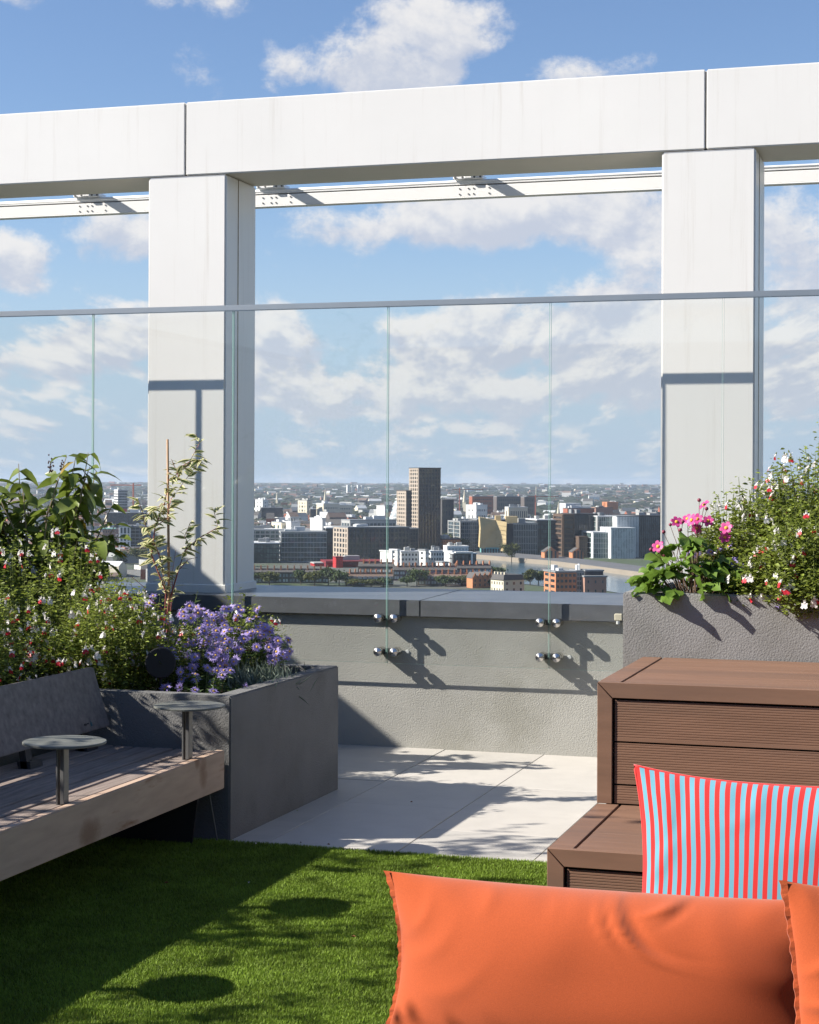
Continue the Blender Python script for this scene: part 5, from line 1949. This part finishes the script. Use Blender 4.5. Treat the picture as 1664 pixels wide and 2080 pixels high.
def lilac():
    rr = np.random.default_rng(51)
    root = thing('leafy_shrub', 'shrub with big drooping oval green leaves at the far left', 'shrub', (-4.85, 8.9, .545))
    me = [leaf_data('leaf', .105, .054, 'lilac_leaf', .35, .30), leaf_data('leaf', .088, .048, 'lilac_leaf', .6, .25), leaf_data('leaf', .095, .046, 'lilac_leaf_old', .5, .35),
          leaf_data('leaf', .075, .042, 'lilac_leaf', .2, .4)]
    br = MB()
    n = 0
    low = []
    for k in range(38):
        a = rr.uniform(0, 6.28)
        r = math.sqrt(rr.random())
        base = np.array([-4.85 + rr.normal(0, .10), 8.85 + rr.normal(0, .08), .545])
        top = np.array([-4.82 + math.cos(a) * r * .50, 8.85 + math.sin(a) * r * .36, .545 + rr.uniform(.72, 1.13) * (1.06 - .22 * r * r)])
        if k < 5:
            top = np.array([-4.52 + rr.normal(0, .04), 8.75 + rr.normal(0, .04), rr.uniform(1.55, 1.77)])
        mid = (base + top) / 2 + rr.normal(0, .05, 3)
        bz = lambda f: base * (1 - f) ** 2 + mid * 2 * f * (1 - f) + top * f * f
        br.tube([tuple(bz(f)) for f in (0, .3, .6, .85, 1)], [.009, .0075, .0055, .0038, .002], 5, cap=False)
        for j in range(12):
            f = 1 - .06 * j - rr.uniform(0, .03)
            for sd in (0, math.pi):
                al = j * 1.57 + sd + rr.normal(0, .3)
                dv = (math.cos(al), math.sin(al), rr.uniform(-.7, .35))
                if j < 4 and n < 298:
                    m_ = me[2] if rr.random() < .06 else me[rr.choice([0, 1, 3])]
                    inst('leaf', m_, root, bz(f) + rr.normal(0, .006, 3), look_quat(dv, rr.normal(0, .4)), rr.uniform(1.0, 1.6))
                    n += 1
                else:
                    low.append((bz(f) + rr.normal(0, .01, 3), dv))
    V, F = leaf_mesh(.095, .048, .45, .28)
    M = np.concatenate([rotmats(len(low), np.array([q[1] for q in low]), rr.normal(0, .4, len(low))) * rr.uniform(.8, 1.3, len(low))[:, None, None],
                        np.array([q[0] for q in low])[:, :, None]], axis=2)
    batch('inner_leaves', V, F, M, 'lilac_leaf', root, smooth=True)
    br.build('branches', 'bark_pale', root)
    for (x, y, z) in ((-4.76, 8.8, 1.62), (-4.70, 8.82, 1.60)):
        s_ = MB()
        for q in range(26):
            p = np.array([x, y, z]) + rr.normal(0, 1, 3) * [.010, .010, .03] + [0, 0, .05]
            s_.lathe(tuple(p), (0, 0, 1), [(-.006, .001), (0, .005), (.006, .001)], 5)
        s_.build('seed_head', 'seed_brown', root)


lilac()


def staked():
    rr = np.random.default_rng(61)
    X, Y = -3.68, 8.0
    root = thing('staked_shrub', 'thin variegated shrub with cream edged leaves tied to a cane', 'shrub', (X, Y, .545))
    c = MB()
    c.tube([(X + .01, Y, .545), (X, Y, 1.25), (X - .008, Y, 1.787)], [.0075, .007, .006], 8)
    for z in (.8, 1.0, 1.2, 1.4, 1.62):
        c.tube([(X + .003, Y, z - .004), (X + .003, Y, z + .004)], [.0098, .0098], 8)
    c.build('cane', 'cane', root, smooth=True)
    # leaf: green heart, cream margin
    b = MB()
    L, W = .056, .019
    V, F = leaf_mesh(L, W, .25, .25, 4)
    Vi = [(x * .40, y, z + .0001) for x, y, z in V]
    for i in range(4):
        a = i * 3
        # cream outer strips, green inner strips
        b.add([V[a], Vi[a], Vi[a + 3], V[a + 3]], [(0, 1, 2, 3)], 1)
        b.add([Vi[a + 2], V[a + 2], V[a + 5], Vi[a + 5]], [(0, 1, 2, 3)], 1)
        b.add([Vi[a], Vi[a + 1], Vi[a + 4], Vi[a + 3]], [(0, 1, 2, 3)], 0)
        b.add([Vi[a + 1], Vi[a + 2], Vi[a + 5], Vi[a + 4]], [(0, 1, 2, 3)], 0)
    me = b.mesh('leaf', ['varieg_green', 'varieg_cream'])
    k = 7.92 / FPX * 1.045

    def P(x, y):
        # sketch of the twigs in picture units about the cane, in the cane's own upright plane with some depth
        dx, dz = (x - 344) * k, (1260 - y) * k
        return np.array([X + dx * CS + 0, Y + dx * SN + 0, .898 + dz])
    br = MB()
    twigs = [[(338, 1380), (335, 1200), (318, 1120), (312, 1060), (330, 1010), (352, 960), (372, 930), (395, 880), (404, 860)],
             [(345, 1380), (350, 1230), (370, 1150), (385, 1110), (410, 1085), (438, 1060), (446, 1030), (440, 1020)],
             [(318, 1120), (300, 1060), (285, 1020), (276, 1000)], [(330, 1010), (310, 1020), (300, 1040)],
             [(312, 1060), (330, 1040), (352, 1000), (375, 965), (398, 912)], [(335, 1200), (328, 1140), (320, 1090)],
             [(352, 960), (350, 940), (352, 915)], [(385, 1110), (380, 1080), (380, 1050)], [(372, 930), (390, 920), (405, 915)],
             [(370, 1150), (385, 1130), (402, 1125)], [(338, 1250), (310, 1210), (280, 1190), (262, 1165)], [(345, 1240), (352, 1200), (345, 1160), (352, 1110)]]
    n = 0
    for ti, tw in enumerate(twigs):
        q = [P(*t) + np.append(rr.normal(0, .018, 2), 0) for t in tw]
        r0 = .0048 if ti < 2 else .0026
        br.tube([tuple(v) for v in q], list(np.linspace(r0, .0011, len(q))), 5, cap=False)
        for i in range(len(q) - 1):
            seg = q[i + 1] - q[i]
            L_ = np.linalg.norm(seg)
            if tw[i][1] > 1260:
                continue
            m = int(L_ / .0098)
            for j in range(m):
                if n >= 298:
                    break
                f = (j + rr.random()) / m
                al = rr.uniform(0, 6.28)
                dv = np.array([math.cos(al), math.sin(al), rr.uniform(-.75, .35)]) + seg / L_ * .5
                inst('leaf', me, root, q[i] + seg * f, look_quat(dv, rr.normal(0, .7)), rr.uniform(.75, 1.45))
                n += 1
    br.build('twigs', 'red_stem', root, smooth=True)


staked()


def small_plants():
    rr = np.random.default_rng(71)
    # grey grassy pinks by the rim
    root = thing('pinks_clump', 'clump of thin grey green leaves beside the planter rim', 'plant', (-3.24, 8.12, .545))
    n = 520
    D = rr.normal(0, .55, (n, 3)) + [0, -.15, .9]
    P = np.stack([-3.22 + rr.normal(0, .075, n), 8.05 + rr.normal(0, .12, n), np.full(n, .55) + rr.uniform(0, .07, n)], 1)
    R = rotmats(n, D, rr.uniform(0, 6.28, n)) * rr.uniform(.7, 1.3, n)[:, None, None]
    M = np.concatenate([R, P[:, :, None]], axis=2)
    tv = [(-.002, 0, 0), (.002, 0, 0), (.0017, .06, -.004), (0, .105, -.016), (-.0017, .06, -.004)]
    batch('foliage', tv, [(0, 1, 2, 3, 4)], M, 'pink_leaf', root)
    m = MB()
    m.tube([(-3.40, 8.02, .545), (-3.402, 8.02, .815)], .003, 6)
    tag(m.build('plant_stick', 'cane', origin=(0, 0, 0)), 'thin upright plant stick beside the asters', 'stick')
    # black round garden spotlight
    c = Vector((-3.47, 7.46, .748))
    root = thing('garden_spotlight', 'black round garden spotlight half hidden between sage and asters', 'lamp', (-3.47, 7.46, .545))
    m = MB()
    ax = Vector((.43, -.9, .05))
    m.lathe(c, ax, [(-.06, .045), (-.045, .062), (0, .071), (.004, .071), (.006, .066)], 32)
    m.build('head', 'black_plastic', root)
    m = MB()
    m.tube([(-3.475, 7.475, .535), (-3.475, 7.475, .70)], .008, 8)
    m.build('spike', 'black_plastic', root)


small_plants()


def anemone():
    rr = np.random.default_rng(81)
    cx, cy, z0 = -1.06, 7.66, 1.03
    root = thing('anemone_plant', 'pink japanese anemone with yellow centred flowers on the right planter corner', 'plant', (cx, cy, z0))
    # lobed leaves
    b = MB()
    lobes = []
    for i in range(15):
        a = -math.pi * .5 + 2 * math.pi * i / 15
        r = .036 * (1.0 + .32 * math.cos(a * 3 - math.pi * 1.5) + .08 * math.sin(i * 7.1))
        lobes.append((math.cos(a) * r, .034 + math.sin(a) * r, -.006 + .01 * math.cos(i * 2.0)))
    b.add([(0, .03, .004)] + lobes, [(0, i + 1, (i + 1) % 15 + 1) for i in range(15)])
    lm = b.mesh('leaf', 'anemone_leaf', smooth=True)
    st = MB()
    for k in range(96):
        a = rr.uniform(0, 6.28)
        r = math.sqrt(rr.random())
        p = np.array([cx - .01 + math.cos(a) * r * .22, cy - .05 + math.sin(a) * r * .15, z0 + .06 + .20 * (1 - r) + rr.uniform(0, .09)])
        st.tube([(cx + math.cos(a) * .03, cy + math.sin(a) * .03, z0), tuple(p)], [.002, .0014], 4, cap=False)
        dv = (math.cos(a) + rr.normal(0, .3), math.sin(a) - .3 + rr.normal(0, .3), rr.uniform(-.5, .3))
        inst('leaf', lm, root, p, look_quat(dv, rr.normal(0, .5)), rr.uniform(.75, 1.3))
    f = MB()
    for k in range(6):
        a = 2 * math.pi * k / 6
        c, s_ = math.cos(a), math.sin(a)
        V = []
        for r, w, y in ((.005, .004, 0), (.016, .0105, .003), (.026, .009, .0045), (.0315, .003, .002)):
            V += [(c * r - s_ * w, y, s_ * r + c * w), (c * r + s_ * w, y, s_ * r - c * w)]
        f.add(V, [(0, 1, 3, 2), (2, 3, 5, 4), (4, 5, 7, 6)], 0)
    f.lathe((0, 0, 0), (0, 1, 0), [(-.003, .004), (.002, .009), (.005, .008), (.008, .003)], 10, 1)
    fm = f.mesh('flower', ['anemone_pink', 'aster_eye'])
    u = MB()
    u.lathe((0, 0, 0), (0, 1, 0), [(-.007, .002), (-.003, .007), (.002, .0085), (.007, .006), (.010, .001)], 8)
    bd = u.mesh('bud', 'anemone_dark', smooth=True)
    kk = 8.0 / FPX
    for (x, y, kind) in [(1424, 1019, 'f'), (1410, 1064, 'f'), (1405, 1048, 'f'), (1393, 1046, 'f'), (1470, 1063, 'f'), (1341, 1099, 'f'), (1433, 1050, 'f'), (1372, 1052, 'f'), (1466, 1082, 'f'), (1413, 1046, 'f'),
                         (1358, 1058, 'b'), (1347, 1072, 'b'), (1325, 1106, 'b'), (1321, 1122, 'b'), (1347, 1118, 'b'), (1384, 1052, 'b'), (1415, 1010, 'b'), (1434, 1026, 'b'), (1381, 1068, 'b'), (1330, 1100, 'b')]:
        dx = (x - 1400) * kk
        p = np.array([-1.075 + dx * CS, cy + dx * SN + rr.normal(0, .03), 1.118 + (1186 - y) * kk])
        st.tube([(cx + rr.normal(0, .03), cy + rr.normal(0, .03), z0), ((p[0] + cx) / 2 + rr.normal(0, .02), (p[1] + cy) / 2, z0 + (p[2] - z0) * .62), tuple(p - [0, 0, .004])], [.0022, .0018, .0012], 5, cap=False)
        dv = np.array([-.2, -.75, .45]) + rr.normal(0, .4, 3)
        if kind == 'f':
            inst('flower', fm, root, p, look_quat(dv, rr.uniform(0, 6)), rr.uniform(.75, 1.05))
        else:
            inst('bud', bd, root, p, look_quat((0, -.4, .8)), rr.uniform(.8, 1.1))
    st.build('stems', 'bark', root, kind='stuff')


anemone()


def airy(label, cx, cy, H, w, seed, nst=9):
    rr = np.random.default_rng(seed)
    z0 = .545
    root = thing('airy_shrub', label, 'shrub', (cx, cy, z0), 'tall airy shrubs behind the bench')
    br = MB()
    P, D = [], []
    for k in range(nst):
        a = rr.uniform(0, 6.28)
        r = rr.uniform(.3, 1.0)
        base = np.array([cx + rr.normal(0, .04), cy + rr.normal(0, .04), z0])
        top = np.array([cx + math.cos(a) * r * w, cy + math.sin(a) * r * w * 1.2, z0 + H * rr.uniform(.7, 1.0)])
        mid = (base + top) / 2 + [0, 0, .15]
        bz = lambda f: base * (1 - f) ** 2 + mid * 2 * f * (1 - f) + top * f * f
        br.tube([tuple(bz(f)) for f in (0, .3, .6, .85, 1)], [.010, .008, .006, .004, .002], 5, cap=False)
        for j in range(9):
            f = rr.uniform(.4, .98)
            t0 = bz(f)
            al = rr.uniform(0, 6.28)
            t1 = t0 + np.array([math.cos(al), math.sin(al), rr.uniform(-.1, .6)]) * rr.uniform(.12, .36)
            br.tube([tuple(t0), tuple((t0 + t1) / 2 + [0, 0, .02]), tuple(t1)], [.003, .002, .001], 4, cap=False)
            for q in range(11):
                P.append(t0 + (t1 - t0) * rr.uniform(.2, 1.05) + rr.normal(0, .012, 3))
                D.append(rr.normal(0, 1, 3) + [0, 0, -.3])
    V, F = leaf_mesh(.062, .030, .25, .25)
    n = len(P)
    M = np.concatenate([rotmats(n, np.array(D), rr.uniform(0, 6.28, n)) * rr.uniform(.7, 1.3, n)[:, None, None], np.array(P)[:, :, None]], axis=2)
    batch('foliage', V, F, M, 'lilac_leaf', root, smooth=True)
    br.build('branches', 'bark', root, kind='stuff')


airy('tall airy shrub behind the bench, nearest the building and out of the picture', -5.0, 3.3, 2.45, .8, 91, 13)
airy('tall airy shrub by the building end of the bench, out of the picture', -4.9, 2.5, 2.2, .5, 94, 10)
airy('tall airy shrub behind the middle of the bench, out of the picture at the left', -5.15, 4.7, 2.6, .8, 92, 12)
airy('tall airy shrub behind the bench, nearest the big leaved shrub', -5.35, 6.1, 2.35, .7, 93)


# ------------------------------------------------------------------ air
def haze():
    m = MB()
    c = [cw(-17500, -60), cw(17500, -60), cw(17500, 18500), cw(-17500, 18500)]
    z0, z1 = CITY_Z - 1.5, 40.0
    m.add([(x, y, z0) for x, y, _ in c] + [(x, y, z1) for x, y, _ in c], [(0, 3, 2, 1), (4, 5, 6, 7), (0, 1, 5, 4), (1, 2, 6, 5), (2, 3, 7, 6), (3, 0, 4, 7)])
    mt = bpy.data.materials.new('haze_air')
    mt.use_nodes = True
    g = NT(mt.node_tree)
    v = g.n('ShaderNodeVolumePrincipled')
    v.inputs['Color'].default_value = (.72, .84, 1.0, 1)
    v.inputs['Density'].default_value = 4.4e-5
    v.inputs['Anisotropy'].default_value = .1
    o = g.n('ShaderNodeOutputMaterial')
    g.put(o.inputs['Volume'], v.outputs[0])
    MATS['haze_air'] = mt
    tag(m.build('haze', 'haze_air'), 'thin blue summer haze over the town', 'haze', kind='stuff')


haze()
